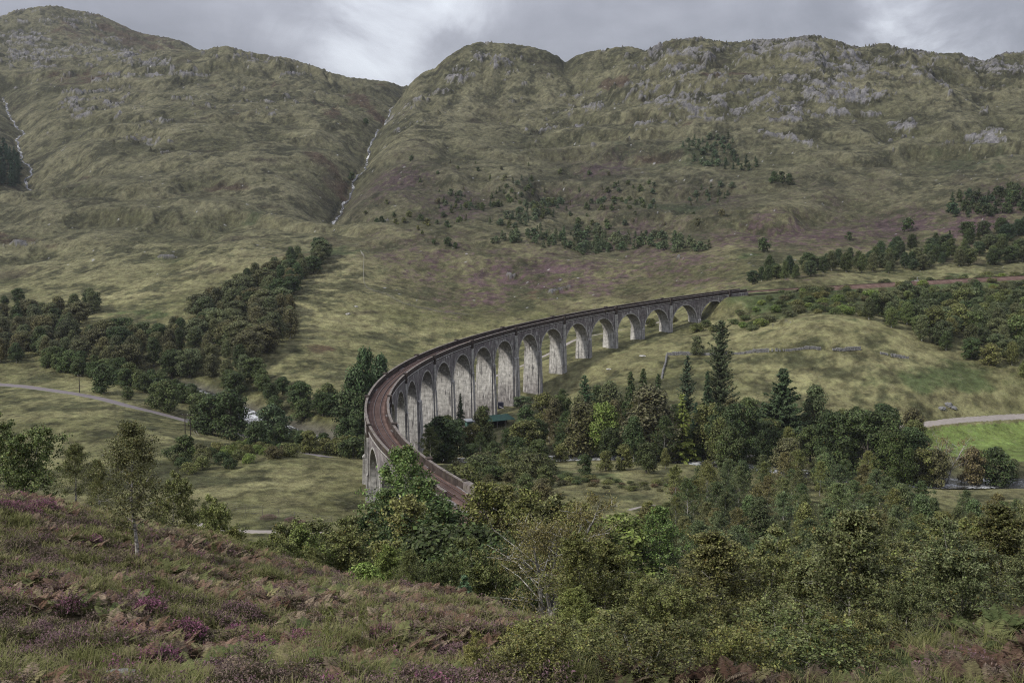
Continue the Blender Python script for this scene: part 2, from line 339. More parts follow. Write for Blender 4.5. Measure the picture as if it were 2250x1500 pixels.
HEATH = [(1780,520,260,44,4,.8),(1150,620,300,50,0,.7),(2120,500,140,30,-10,.9),(1420,545,200,30,4,.6),(880,400,120,45,-10,.8),(1000,450,120,40,0,.7),(1330,370,100,35,-20,.8),(1260,440,130,40,0,.7),(1400,500,160,40,0,.6),(1560,440,120,50,0,.6),(1700,520,240,40,0,.75),(2000,500,200,50,0,.8),(2200,450,140,60,-20,.9),(950,560,200,60,0,.55),(1200,600,260,60,0,.75),(1050,650,150,40,0,.7),(1450,580,200,50,0,.65),(1550,620,150,30,0,.5),(820,530,60,20,0,.3),(1750,610,120,20,0,.4),(1100,240,80,20,0,.2),(1250,340,60,20,0,.4),(600,590,40,16,0,.15),(1850,430,160,60,0,.35)]
BRACK = [(1300,1045,150,14,2,.7),(1230,640,160,24,0,.3),(800,215,60,16,25,1),(730,250,40,16,0,.7),(720,355,60,22,15,.9),(740,380,50,14,20,.8),(1365,167,30,14,0,.9),(1335,172,18,14,0,1),(1600,155,70,8,0,1),(1560,165,40,8,20,.9),(1500,270,80,20,0,.5),(1450,350,100,20,0,.5),(1340,460,60,20,0,.5),(510,415,70,11,8,.8),(560,360,60,9,0,.7),(430,170,70,12,20,.4),(160,170,120,30,0,.6),(300,60,140,40,20,.7),(180,60,90,40,0,.6),(40,530,90,12,0,.8),(110,550,40,9,0,.6),(180,385,45,10,-15,.7),(400,600,40,14,0,.6),(810,690,60,12,0,.6),(700,765,60,18,0,.6),(1750,640,120,14,0,.3),(780,560,20,10,0,.3),(640,455,50,10,10,.5),(560,260,60,12,20,.4),(850,185,40,10,0,.5),(620,185,60,12,0,.4),(690,225,60,14,20,.5)]
GREENB = [(1480,450,120,20,0,.7),(1380,330,60,30,20,.4),(730,560,90,18,0,.8),(1500,340,120,25,0,.6),(2130,350,140,40,0,.5),(250,690,60,10,0,.5),(330,690,60,20,0,.5),(1650,560,60,12,0,.4),(100,410,90,14,0,.6),(550,480,50,20,0,.5),(2080,830,170,35,0,.9),(380,570,60,12,0,.4),(1240,1045,220,26,0,.5),(1750,660,240,32,0,.9),(2100,660,200,50,0,.9),(1700,690,160,22,0,.5),(1440,900,200,30,0,.3)]
PALE = [(250,650,160,16,-5,1),(150,660,80,14,0,.8),(450,590,120,14,-12,.8),(620,560,100,14,-10,.8),(700,650,90,50,0,.85),(760,600,60,60,0,.7),(700,720,100,40,0,.6),(900,735,120,20,0,.6),(560,430,120,16,0,.7),(450,370,160,12,0,.6),(1000,260,140,30,-30,.6),(1180,230,90,20,-10,.6),(1450,170,160,14,-8,.7),(1900,180,140,16,10,.8),(2100,220,140,20,0,.6),(1960,700,120,14,5,.6),(1900,800,250,40,0,.5),(1700,730,120,30,0,.5),(1520,250,40,40,-60,.5),(1480,345,120,12,0,.6),(750,280,80,30,40,.4),(120,500,160,20,0,.4),(1650,900,200,40,0,.4),(300,230,120,30,40,.5),(1320,320,100,16,-10,.5),(1230,550,120,12,0,.5),(1650,545,90,9,0,.6),(620,1060,200,36,0,.6),(150,900,140,30,0,.5),(400,1100,140,26,0,.3)]
def sampleH(x, Y, full=False):
    x = np.asarray(x, float); Y = np.asarray(Y, float)
    z = base(x, Y); px, py = pix(x, Y, z)
    wh = smooth01(520, 900, Y); wf = 1 - smooth01(35, 70, Y)
    wx = x + 18 * perlin(x / 90, Y / 90, 901); wy = Y + 18 * perlin(x / 90, Y / 90, 902)
    big = fbm(wx, wy, 210, 3, 3)
    rid = fbm(wx, wy * 0.85, 95, 6, 40, gain=.50, ridged=True)
    hum = fbm(wx, wy, 34, 4, 80, gain=.5)
    small = fbm(x, Y, 7.0, 3, 120)
    amp = 0.35 + 0.65 * smooth01(560, 760, Y)
    flat = 1 - np.clip(paint(px, py, [(2150, 970, 190, 50, 0, 1.3)]), 0, 1) * (Y > 250) * (Y < 400)
    dz = wh * (5.5 * big + 8.5 * (rid - .25)) + amp * (1.9 * hum) * (0.35 + .65 * smooth01(120, 500, Y)) * (1 - wf * .85) + small * (1 - wf) * (.18 + .42 * smooth01(230, 600, Y)) + .16 * smooth01(150, 300, Y) * perlin(x / 2.3, Y / 2.3, 131)
    dz += wf * (0.50 * fbm(x, Y, 4.0, 3, 300) + .20 * perlin(x / 1.3, Y / 1.3, 310))
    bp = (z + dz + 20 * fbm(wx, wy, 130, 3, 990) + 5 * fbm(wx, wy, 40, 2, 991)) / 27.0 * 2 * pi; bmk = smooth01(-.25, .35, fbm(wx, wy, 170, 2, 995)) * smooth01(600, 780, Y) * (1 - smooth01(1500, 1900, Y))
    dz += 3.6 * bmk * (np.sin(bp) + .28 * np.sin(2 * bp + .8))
    hump = smooth01(380, 430, Y) * (1 - smooth01(560, 700, Y))
    dz += hump * 1.3 * (fbm(wx * 0.7, wy, 42, 4, 500, ridged=True) - .2)
    # crags
    rw = paint(px, py, ROCK) * (Y > 300); rn = fbm(x + 6 * perlin(x / 22, Y / 22, 77), Y * 1.3, 55, 6, 700, gain=.62)
    rn2 = fbm(wx * .55, wy * 1.35, 15, 5, 717, gain=.66)
    rock = smooth01(0.12, 0.25, rn * .55 + .75 * rn2 + rw * 0.50 - 0.275) * (rw > .03)
    blk = fbm(x, Y, 16, 5, 733, gain=.6, ridged=True)
    sc_ = np.clip(Y / 1100, .25, 1.2)
    dz += rock * sc_ * (.3 + 3.4 * np.clip(blk, -.4, .6) + 2.4 * np.floor(5 * rn2) / 2 + 1.1 * fbm(x, Y, 5, 3, 790, gain=.6, ridged=True))
    # water cut into the ground, tracks smoothed into it
    dr = dist_line(x, Y, LN['river'], 40); ws = np.ones_like(z)
    for key, hw in (('road', 4.), ('path_west', 3.), ('track_arches', 3.5), ('road_east', 4.5)):
        dd = dist_line(x, Y, LN[key], 16); ws = np.minimum(ws, smooth01(hw, hw + 9, dd))
    ws = np.minimum(ws, smooth01(8, 26, dr))
    dz = dz * (.06 + .94 * ws) * flat
    dz -= 2.0 * (1 - smooth01(6, 12, dr)) + .8 * (1 - smooth01(10, 30, dr))
    for key, w_, dpt in (('burn_centre', 50, 20), ('burn_left', 64, 20)):
        dd = dist_line(x, Y, LN[key], w_ * 1.6); dz = dz * (.35 + .65 * smooth01(4, w_, dd)) - dpt * np.exp(-(dd / (w_ * .42)) ** 1.4) - 1.2 * (1 - smooth01(3, 6, dd))
    z = z + dz
    z = rail_fit(x, Y, z)
    # ground kept under the arches
    if not full: return z
    return z, dict(px=px, py=py, rock=rock, rid=rid, hum=hum, big=big, small=small, rn=rn, blk=blk, wx=wx, wy=wy, dr=dr, wf=wf, ws=ws, bp=bp, bmk=bmk)
def H1(x, Y): return float(sampleH(np.array([x]), np.array([Y]))[0])

def fpm(x, Y): return (Y < 70).astype(float)
cols_px = np.concatenate([np.linspace(-3200, -260, 40)[:-1], np.arange(-260, 2512, 2.6), np.linspace(2512, 5600, 40)[1:]])
seg = [(8, 20, 30), (20, 60, 190), (60, 200, 130), (200, 560, 330), (560, 1000, 330), (1000, 1330, 300), (1330, 1750, 120), (1750, 2400, 130), (2400, 4100, 20)]
vrow = np.concatenate([np.exp(np.linspace(log(a), log(b), n, endpoint=False)) for a, b, n in seg] + [[4100.]])
vrow = np.concatenate([[-80, -40, -15, 0, 4], vrow])
Ag, Yg = np.meshgrid((cols_px - 1125) / F, vrow, indexing='xy')
Xg = Ag * np.maximum(Yg, 8); shp = Xg.shape
x = Xg.ravel(); Y = Yg.ravel()
z, D = sampleH(x, Y, True)
SKY = [(-3200,60),(-300,60),(0,44),(30,38),(60,24),(90,20),(120,16),(150,14),(168,20),(185,24),(215,28),(240,34),(270,48),(310,68),(335,76),(380,84),(415,92),(440,106),(452,112),(480,107),(515,104),(545,114),(600,124),(640,130),(700,148),(740,164),(780,174),(820,178),(845,180),(868,186),(889,194),(905,188),(930,164),(960,152),(985,128),(1020,106),(1050,97),(1075,95),(1110,98),(1150,103),(1190,112),(1220,124),(1241,139),(1258,128),(1290,117),(1330,110),(1365,105),(1395,109),(1415,114),(1440,98),(1470,90),(1500,86),(1530,84),(1560,92),(1600,97),(1650,89),(1700,88),(1740,84),(1770,79),(1800,86),(1840,97),(1878,108),(1900,99),(1925,98),(1960,108),(1990,112),(2050,120),(2090,120),(2130,134),(2145,136),(2170,124),(2200,116),(2230,116),(2250,121),(2550,118),(5600,118)]
sk = np.array(SKY, float); zg_ = z.reshape(shp); ee = zg_ / np.maximum(Yg, 8); ee = np.where(Yg < 500, -9, ee); je = np.argmax(ee, 0)
des = ae(cols_px, np.interp(cols_px, sk[:, 0], sk[:, 1]))[1]; dl = des - ee[je, np.arange(shp[1])]; kk_ = np.hanning(5); kk_ /= kk_.sum(); dl = np.convolve(np.pad(dl, 2, mode='edge'), kk_, 'valid')
Yr = Yg[je, np.arange(shp[1])]; kk_ = np.hanning(41); kk_ /= kk_.sum(); Yr = np.convolve(np.pad(Yr, 20, mode='edge'), kk_, 'valid')
kk_ = np.hanning(141); kk_ /= kk_.sum(); dlo = np.convolve(np.pad(dl, 70, mode='edge'), kk_, 'valid')
zg_ = zg_ + dlo[None] * Yg * smooth01(.55, .97, Yg / Yr[None]) + np.interp((cols_px[None] + 34 * perlin(Yg / 75, Ag * 9 + 5, 1900) * (1 - smooth01(.93, 1, Yg / Yr[None]))).ravel(), cols_px, dl - dlo).reshape(shp) * Yg * smooth01(.80, .985, Yg / Yr[None]); zg_ = zg_ + (2.6 * fbm(Xg, Yg * .9, 20, 4, 950, gain=.6, ridged=True) + 1.6 * fbm(Xg, Yg, 7, 3, 960, gain=.6)) * smooth01(.70, .97, Yg / Yr[None]) * (Yg > 600); z = zg_.ravel()
def lerp(a, b, t): return a + (b - a) * t[:, None]
C_ = lambda *v: np.array(v, float)
px, py = D['px'], D['py']
t1 = fbm(D['wx'], D['wy'], 60, 5, 1000, gain=.6); t2 = fbm(x, Y, 14, 4, 1100, gain=.6); t3 = fbm(x, Y, 3.2, 2, 1200)
olive = C_(.108, .110, .050); pale = C_(.270, .255, .135); dark = C_(.046, .050, .027); brown = C_(.072, .058, .040); red = C_(.100, .056, .040); purple = C_(.110, .066, .082); green = C_(.056, .080, .032); peat = C_(.05, .04, .03)
col = np.tile(olive, (len(x), 1))
hillw = smooth01(300, 600, Y)
crest = smooth01(.0, 1.1, 1.2 * D['rid'] + .8 * D['hum'] + .7 * t2 + .3 * t3)
col = lerp(col, np.tile(pale, (len(x), 1)), .55 * crest)
pw = paint(px, py, PALE); col = lerp(col, np.tile(pale, (len(x), 1)), np.clip(pw * (.75 + .9 * t2 + .5 * t1), 0, .85))
col = lerp(col, np.tile(dark, (len(x), 1)), .74 * smooth01(.08, .46, -(.8 * t1 + .9 * t2 + .5 * D['hum'] + .3 * t3) + .06))
col = lerp(col, np.tile(brown, (len(x), 1)), .55 * smooth01(.25, .45, fbm(D['wx'], D['wy'] * 1.7, 70, 5, 1300, gain=.6)) * hillw)
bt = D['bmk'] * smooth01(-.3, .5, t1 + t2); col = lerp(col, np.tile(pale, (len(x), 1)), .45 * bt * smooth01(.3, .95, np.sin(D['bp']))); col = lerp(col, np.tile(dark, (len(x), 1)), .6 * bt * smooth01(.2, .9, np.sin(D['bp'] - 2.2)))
hw = paint(px, py, HEATH) * (Y > 200)
col = lerp(col, np.tile(brown * .95, (len(x), 1)), np.clip(1.15 * hw, 0, .95) * smooth01(-.45, .15, t2 + .4 * t1 + .5 * t3))
col = lerp(col, np.tile(purple, (len(x), 1)), .8 * smooth01(.32, .66, hw * .66 + .55 * t2 + .3 * t1 + .45 * t3) * (hw > .05))
gw = paint(px, py, GREENB) * (Y > 150); col = lerp(col, np.tile(green, (len(x), 1)), .85 * smooth01(.25, .7, gw + .8 * t2))
bw = paint(px, py, BRACK) * (Y > 200); bm_ = smooth01(.36, .56, bw * .8 + .75 * fbm(D['wx'], D['wy'], 30, 5, 1400, gain=.62)) * (bw > .04)
col = lerp(col, lerp(np.tile(red, (len(x), 1)), np.tile(peat, (len(x), 1)), smooth01(-.2, .3, t1) * (py > 330)), .72 * bm_)
rk = D['rock']; rcol = lerp(np.tile(C_(.045, .043, .05), (len(x), 1)), np.tile(C_(.165, .162, .168), (len(x), 1)), smooth01(-.4, .7, D['blk'] + .9 * t3 + .5 * t2))
rk2 = smooth01(.44, .66, rk * (.82 + 1.4 * t2 + 1.0 * t3)); col = lerp(col, rcol, rk2)
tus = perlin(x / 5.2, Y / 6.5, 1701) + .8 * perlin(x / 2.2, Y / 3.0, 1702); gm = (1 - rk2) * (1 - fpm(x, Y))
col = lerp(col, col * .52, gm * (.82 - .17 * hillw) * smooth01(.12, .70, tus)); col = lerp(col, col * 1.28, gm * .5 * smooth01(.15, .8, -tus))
hd = smooth01(560, 900, Y) * (1 - rk2); gr_ = col.mean(1, keepdims=True); col = col + (gr_ * np.array([1.0, .98, .90]) - col) * (.32 * hd)[:, None]; col *= (1 - .37 * hd)[:, None]  # hills greyed, and darkened in their colour in place of a cloud's shadow
# loose stones on the hill
st_n = perlin(x / 3.3, Y / 3.3, 1500); col = lerp(col, np.tile(C_(.34, .34, .35), (len(x), 1)), .8 * ((st_n > .80) & (fbm(x, Y, 80, 3, 1510) > -.05) & (Y > 600) & (px > 100)))
# gravel beds by the water
dr = D['dr']; col = lerp(col, np.tile(C_(.10, .095, .085), (len(x), 1)), .8 * (1 - smooth01(6, 11, dr)))
# playing field
pf = (px > 1860) & (Y > 290) & (Y < 395)
_, ey = ae(px, np.full_like(px, 960.))
LN['field'] = np.array([hit(p, q, 100) for p, q in ((1962, 962), (2030, 944), (2140, 932), (2260, 924), (2500, 920), (2500, 1018), (2250, 1012), (2130, 1005), (2040, 998), (1990, 985))])
def inpoly(x, y, poly):
    c_ = np.zeros(x.shape, bool); n = len(poly)
    for i in range(n):
        x1, y1 = poly[i]; x2, y2 = poly[(i + 1) % n]
        m = ((y1 > y) != (y2 > y)) & (x < (x2 - x1) * (y - y1) / (y2 - y1 + 1e-12) + x1); c_ ^= m
    return c_
fp = inpoly(x, Y, LN['field']); col[fp] = np.array([.150, .200, .062]) * (1 + .35 * t2[fp] + .2 * t3[fp] + .10 * perlin(x[fp] / 14, Y[fp] / 2.5, 1600))[:, None]
# near slope: dark peaty ground below the cover
col = lerp(col, np.tile(C_(.075, .062, .038), (len(x), 1)), 1 - smooth01(60, 120, Y))
nd = len(shp) and shp[1]
I = (np.arange(shp[0] - 1)[:, None] * shp[1] + np.arange(shp[1] - 1)[None]).ravel()
quads = np.stack([I, I + 1, I + 1 + shp[1], I + shp[1]], 1)

def new_mat(name, rough=0.9, spec=0.2):
    m = bpy.data.materials.new(name); m.use_nodes = True; nt = m.node_tree; b = nt.nodes['Principled BSDF']
    b.inputs['Roughness'].default_value = rough; b.inputs['Specular IOR Level'].default_value = spec
    return m, nt, b
class G:
    """tiny node-graph helper"""
    def __init__(s, nt): s.nt = nt; s.n = nt.nodes; s.l = nt.links
    def _in(s, sock, v):
        if isinstance(v, (int, float)): sock.default_value = v
        elif isinstance(v, tuple): sock.default_value = v if len(v) == len(sock.default_value) else (*v, 1)
        else: s.l.new(v, sock)
    def math(s, op, a, b=None, clamp=False):
        n = s.n.new('ShaderNodeMath'); n.operation = op; n.use_clamp = clamp; s._in(n.inputs[0], a)
        if b is not None: s._in(n.inputs[1], b)
        return n.outputs[0]
    def noise(s, vec, scale, detail=3, rough=.5, dist=0.):
        n = s.n.new('ShaderNodeTexNoise'); s._in(n.inputs['Vector'], vec); n.inputs['Scale'].default_value = scale; n.inputs['Detail'].default_value = detail; n.inputs['Roughness'].default_value = rough; n.inputs['Distortion'].default_value = dist
        return n.outputs[0]
    def mix(s, fac, a, b, mode='MIX'):
        n = s.n.new('ShaderNodeMix'); n.data_type = 'RGBA'; n.blend_type = mode; s._in(n.inputs[0], fac); s._in(n.inputs[6], a); s._in(n.inputs[7], b); return n.outputs[2]
    def rng(s, v, a, b, c=0., d=1.):
        n = s.n.new('ShaderNodeMapRange'); s._in(n.inputs[0], v); n.inputs[1].default_value = a; n.inputs[2].default_value = b; n.inputs[3].default_value = c; n.inputs[4].default_value = d; return n.outputs[0]
    def attr(s, name):
        n = s.n.new('ShaderNodeAttribute'); n.attribute_name = name; return n
    def obj(s): return s.n.new('ShaderNodeTexCoord').outputs['Object']
    def geo(s): return s.n.new('ShaderNodeNewGeometry')
    def scale(s, vec, sx, sy, sz):
        n = s.n.new('ShaderNodeMapping'); s._in(n.inputs[0], vec); n.inputs['Scale'].default_value = (sx, sy, sz); return n.outputs[0]
    def bump(s, h, strength, dist):
        n = s.n.new('ShaderNodeBump'); n.inputs['Strength'].default_value = strength; n.inputs['Distance'].default_value = dist; s.l.new(h, n.inputs['Height']); return n.outputs[0]
    def hsv(s, c, h=.5, sa=1., v=1.):
        n = s.n.new('ShaderNodeHueSaturation'); s._in(n.inputs['Hue'], h); s._in(n.inputs['Saturation'], sa); s._in(n.inputs['Value'], v); s._in(n.inputs['Color'], c); return n.outputs[0]
M = {}
m, nt, b = new_mat('moorland', .95, .1); g = G(nt); M['ground'] = m
ca = g.attr('Col').outputs['Color']; ob = g.obj()
na = g.noise(ob, .9, 4, .65); nb = g.noise(ob, .22, 3, .6); nc = g.noise(ob, 3.5, 3, .6)
nd_ = g.noise(ob, .055, 9, .72); v_ = g.math('ADD', g.math('MULTIPLY', g.math('SUBTRACT', nd_, .5), 1.5), g.math('MULTIPLY', na, .75)) if False else g.math('ADD', g.math('ADD', g.math('MULTIPLY', na, .75), g.math('MULTIPLY', g.math('SUBTRACT', nd_, .5), 1.3)), g.math('ADD', g.math('MULTIPLY', nb, .55), g.math('MULTIPLY', nc, .45)))
cc = g.hsv(ca, g.rng(nb, .3, .7, .488, .508), g.rng(nc, .3, .7, .9, 1.15), g.rng(v_, .50, 1.25, .42, 1.55))
spk = g.noise(ob, .34, 3, .7); spk2 = g.noise(ob, .13, 4, .7); cc = g.mix(g.math('MULTIPLY', g.rng(spk, .55, .66, 0, .55), g.rng(spk2, .40, .60, .3, 1.)), cc, (.030, .030, .018)); cc = g.mix(g.rng(spk, .44, .34, 0, .22), cc, (.27, .26, .16))
nt.links.new(cc, b.inputs['Base Color'])
hh = g.math('ADD', g.math('MULTIPLY', na, .55), g.math('ADD', g.math('MULTIPLY', nc, .18), g.math('MULTIPLY', nd_, 3.0)))
nt.links.new(g.bump(hh, 1.0, 1.0), b.inputs['Normal'])
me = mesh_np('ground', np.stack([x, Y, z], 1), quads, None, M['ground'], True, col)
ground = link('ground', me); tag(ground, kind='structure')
TERR = (Xg, Yg, z.reshape(shp))
# bilinear lookup on the built mesh itself, so that things rest on it exactly
Zg = TERR[2]
def HG(x, Y):
    x = np.atleast_1d(np.asarray(x, float)); Y = np.atleast_1d(np.asarray(Y, float))
    a = (x / np.maximum(Y, 8)) * F + 1125
    i = np.clip(np.searchsorted(cols_px, a) - 1, 0, len(cols_px) - 2); j = np.clip(np.searchsorted(vrow, Y) - 1, 0, len(vrow) - 2)
    u = (a - cols_px[i]) / (cols_px[i + 1] - cols_px[i]); v = (Y - vrow[j]) / (vrow[j + 1] - vrow[j])
    u = np.clip(u, 0, 1); v = np.clip(v, 0, 1)
    return Zg[j, i] * (1 - u) * (1 - v) + Zg[j, i + 1] * u * (1 - v) + Zg[j + 1, i] * (1 - u) * v + Zg[j + 1, i + 1] * u * v
def place(px, Y):
    x = (px - 1125) / F * Y
    for _ in range(3):
        z = float(HG(x, Y)[0]); yc = Y * CP - z * SP; x = (px - 1125) / F * yc
    return x, Y, float(HG(x, Y)[0])
# ------------------------------------------------------------------ viaduct
def concrete(name, kind):
    """uvw attribute: u = metres along, v = metres below the parapet top (positive down), w = 0 face / 1 inside of arch and pier flank"""
    m, nt, b = new_mat(name, .92, .15); g = G(nt); at = g.attr('uvw').outputs['Vector']; ob = g.obj()
    sp_ = nt.nodes.new('ShaderNodeSeparateXYZ'); nt.links.new(at, sp_.inputs[0]); u, v, w = sp_.outputs
    big = g.noise(ob, .16, 5, .62); med = g.noise(ob, .9, 5, .62); fin = g.noise(ob, 4.5, 4, .7)
    # weathering: dark algae on the upper works, light lime concrete lower down
    # run marks: long in the vertical, narrow along the wall
    run = g.noise(g.scale(ob, 1.2, 1.2, .07), 1.0, 4, .7); run2 = g.noise(g.scale(ob, 2.2, 2.2, .16), 1.0, 3, .7)
    top = g.rng(g.math('ADD', v, g.math('MULTIPLY', g.math('SUBTRACT', run, .5), 13.)), 5.0, 13.5, 1., 0.)
    light = g.mix(g.rng(med, .3, .7), (.22, .215, .205), (.56, .545, .515)); darkc = g.mix(g.rng(med, .3, .7), (.075, .066, .070), (.20, .18, .185))
    if kind == 'upper': darkc = g.mix(g.rng(med, .3, .7), (.072, .060, .064), (.20, .175, .180))
    if kind == 'flank':
        top = g.rng(g.math('ADD', v, g.math('MULTIPLY', g.math('SUBTRACT', run, .5), 11.)), 4.0, 12.0, .85, 0.)
        low = g.rng(g.math('ADD', v, g.math('MULTIPLY', g.math('SUBTRACT', run2, .5), 12.)), 17., 25., 0., .72)
        top = g.math('MAXIMUM', top, low)
    if kind == 'buttress':
        top = g.rng(g.math('ADD', g.math('MULTIPLY', run, 1.2), g.math('MULTIPLY', med, .5)), .78, 1.02, 0.05, .75)
    if kind == 'upper': top = g.rng(big, .32, .68, .98, .68)
    if kind == 'pilaster': top = g.rng(run, .35, .75, .03, .45)
    cc = g.mix(top, light, darkc)
    # board marks every lift
    vv_ = g.math('ADD', g.math('DIVIDE', v, 1.22), g.math('MULTIPLY', med, .10))
    lift = g.rng(g.math('PINGPONG', vv_, .5), .0, .07, 0., 1.); lift = g.math('MAXIMUM', lift, g.rng(g.noise(ob, .5, 3, .6), .42, .58, 0., 1.))
    cc = g.mix(1.0, cc, g.mix(lift, (.62, .62, .63), (1., 1., 1.)), 'MULTIPLY')
    # black stains, white lime tears
    st = g.rng(g.math('MULTIPLY', run2, g.math('ADD', .35, run)), .47, .60, 0., .85); cc = g.mix(st, cc, (.035, .032, .036))
    tear = g.noise(g.scale(ob, 2.6, 2.6, .22), 1.0, 2, .5); band = g.noise(ob, .25, 2, .5)
    tt = g.math('MULTIPLY', g.rng(tear, .60, .66, 0., 1.), g.rng(band, .42, .56, 0., 1.)); cc = g.mix(g.math('MULTIPLY', tt, .75), cc, (.66, .65, .63))
    if kind in ('upper',):
        hz = g.noise(g.scale(ob, .35, .35, 3.4), 1.0, 4, .7); cc = g.mix(g.math('MULTIPLY', g.rng(hz, .66, .72, 0., 1.), g.rng(band, .42, .58, 0., .8)), cc, (.56, .55, .54))
    moss = g.rng(g.noise(ob, .6, 4, .7), .60, .78, 0., .35); cc = g.mix(moss, cc, (.13, .13, .07))
    cc = g.hsv(cc, .5, 1., g.rng(fin, .25, .75, .72, 1.25))
    nt.links.new(cc, b.inputs['Base Color'])
    hh = g.math('ADD', g.math('MULTIPLY', fin, .5), g.math('ADD', lift, med)); nt.links.new(g.bump(hh, .6, .06), b.inputs['Normal'])
    return m
M['spandrel'] = concrete('weathered_concrete_spandrel', 'upper'); M['flank'] = concrete('limewashed_concrete_flank', 'flank'); M['buttress'] = concrete('streaked_concrete_buttress', 'buttress')
M['pilaster'] = concrete('pale_concrete_pilaster', 'pilaster'); M['rim'] = concrete('pale_concrete_arch_rim', 'pilaster')
m, nt, b = new_mat('dark_mossy_parapet', .95, .1); g = G(nt); ob = g.obj(); M['parapet'] = m
k_ = g.noise(ob, .8, 5, .65); cc = g.mix(g.rng(k_, .35, .65), (.032, .026, .024), (.085, .068, .060)); cc = g.mix(g.rng(g.noise(ob, .5, 4, .7), .58, .72, 0, .5), cc, (.085, .085, .035))
nt.links.new(g.hsv(cc, .5, 1., g.rng(g.noise(ob, 6., 3, .7), .3, .7, .7, 1.3)), b.inputs['Base Color']); nt.links.new(g.bump(k_, .7, .08), b.inputs['Normal'])
m, nt, b = new_mat('parapet_coping', .95, .1); g = G(nt); ob = g.obj(); M['coping'] = m
k_ = g.noise(ob, 1.1, 5, .65); cc = g.mix(g.rng(k_, .35, .65), (.11, .095, .090), (.235, .21, .195)); cc = g.mix(g.rng(g.noise(ob, .7, 4, .7), .52, .66, 0, .6), cc, (.10, .10, .045)); nt.links.new(cc, b.inputs['Base Color'])
m, nt, b = new_mat('railway_ballast', .98, .05); g = G(nt); ob = g.obj(); M['ballast'] = m
vo = nt.nodes.new('ShaderNodeTexVoronoi'); vo.inputs['Scale'].default_value = 9.; nt.links.new(ob, vo.inputs['Vector'])
cc = g.mix(g.rng(g.noise(ob, .35, 4, .6), .35, .65), (.105, .070, .058), (.185, .130, .110)); cc = g.mix(1., cc, g.mix(vo.outputs['Color'], (.6, .6, .6), (1.25, 1.2, 1.2)), 'MULTIPLY'); nt.links.new(cc, b.inputs['Base Color'])
nt.links.new(g.bump(vo.outputs['Distance'], .8, .06), b.inputs['Normal'])
m, nt, b = new_mat('rusty_rail_steel', .55, .4); g = G(nt); M['rail'] = m; nt.links.new(g.mix(g.noise(g.obj(), 2., 3, .6), (.045, .026, .020), (.10, .052, .038)), b.inputs['Base Color']); b.inputs['Metallic'].default_value = .35
m, nt, b = new_mat('worn_rail_head', .35, .5); M['railhead'] = m; b.inputs['Base Color'].default_value = (.20, .17, .17, 1); b.inputs['Metallic'].default_value = .8
m, nt, b = new_mat('weathered_sleeper', .95, .1); g = G(nt); M['sleeper'] = m; nt.links.new(g.mix(g.noise(g.obj(), 3., 4, .6), (.035, .026, .024), (.105, .075, .07)), b.inputs['Base Color'])

via = empty('railway_viaduct', tuple(vpt(np.array([10.]), 0, -30)[0]))
tag(via, 'long curved concrete railway viaduct with round arches on tall tapered piers across the glen', 'viaduct')
def sub(o, parent=via):
    o.parent = parent; o.location = Vector(o.location) - parent.location if parent.type == 'EMPTY' else o.location; return o
SPR = 11.0; RAD = 7.35; NA = 26
KING = (8, 13); PT = {k: (4.3 if k in KING else 2.35) for k in range(0, 22)}
def span_edges(i):
    # arch between station i and i+1: clear opening in metres, local s from station i
    a = PT[i] / 2 if i else 1.2; b = PITCHS - (PT[i + 1] / 2 if i < 20 else 1.2); return a, b
def q_grid(mb, pts, uu, flip=False):
    """pts (m,n,3) grid, uu (m,n,3)"""
    m_, n2 = pts.shape[:2]; I = (np.arange(m_ - 1)[:, None] * n2 + np.arange(n2 - 1)[None]).ravel()
    q = np.stack([I, I + 1, I + 1 + n2, I + n2], 1)
    if flip: q = q[:, ::-1]
    mb.add(pts.reshape(-1, 3), q, u=uu.reshape(-1, 3))
TOPH = -1.35      # underside of the parapet = top of spandrel
for i in range(21):
    a, b2 = span_edges(i); rad = (b2 - a) / 2; scn = (a + b2) / 2
    rise = 7.55
    th = np.linspace(pi, 0, NA); s_loc = scn + rad * np.cos(th); h = -SPR + rise * np.sin(th); st = i + s_loc / PITCHS
    for sd in (-1, 1):
        mb = MB()
        # spandrel wall above the arch
        m2 = 5; tt = np.linspace(0, 1, m2)[None, :]; hh2 = h[:, None] * (1 - tt) + TOPH * tt
        p = np.stack([vpt(st, sd * W2, hh2[:, j]) for j in range(m2)], 1)
        uu = np.stack([np.repeat((st * PITCHS)[:, None], m2, 1), -hh2, np.zeros_like(hh2)], -1); q_grid(mb, p, uu, sd < 0)
        sp_o = sub(mb.build('spandrel_wall', M['spandrel'], uv=True))
    mb = MB(); ws = np.linspace(-W2, W2, 5); p = np.stack([vpt(st, w, h) for w in ws], 1)
    uu = np.stack([np.repeat((st * PITCHS)[:, None], 5, 1), np.repeat(-h[:, None], 5, 1), np.ones((NA, 5))], -1); q_grid(mb, p, uu)
    sub(mb.build('arch_vault', M['flank'], smooth=True, uv=True))
    for sd in (-1, 1):   # raised rim round the opening
        mb = MB()
        r2 = rad + .42; s2 = scn + r2 * np.cos(th); h2 = -SPR + (rise + .42) * np.sin(th); st2 = i + s2 / PITCHS; wo_ = sd * (W2 + .07)
        for A, B, wa, wb in ((st, st2, wo_, wo_), (st2, st2, wo_, sd * W2), (st, st, sd * (W2 - .3), wo_)):
            ha = h if A is st else h2; hb = h if B is st else h2
            p = np.stack([vpt(A, wa, ha), vpt(B, wb, hb)], 1); uu = np.stack([np.stack([A * PITCHS, -ha, ha * 0], -1), np.stack([B * PITCHS, -hb, hb * 0], -1)], 1); q_grid(mb, p, uu)
        sub(mb.build('arch_rim', M['rim'], smooth=False, uv=True))
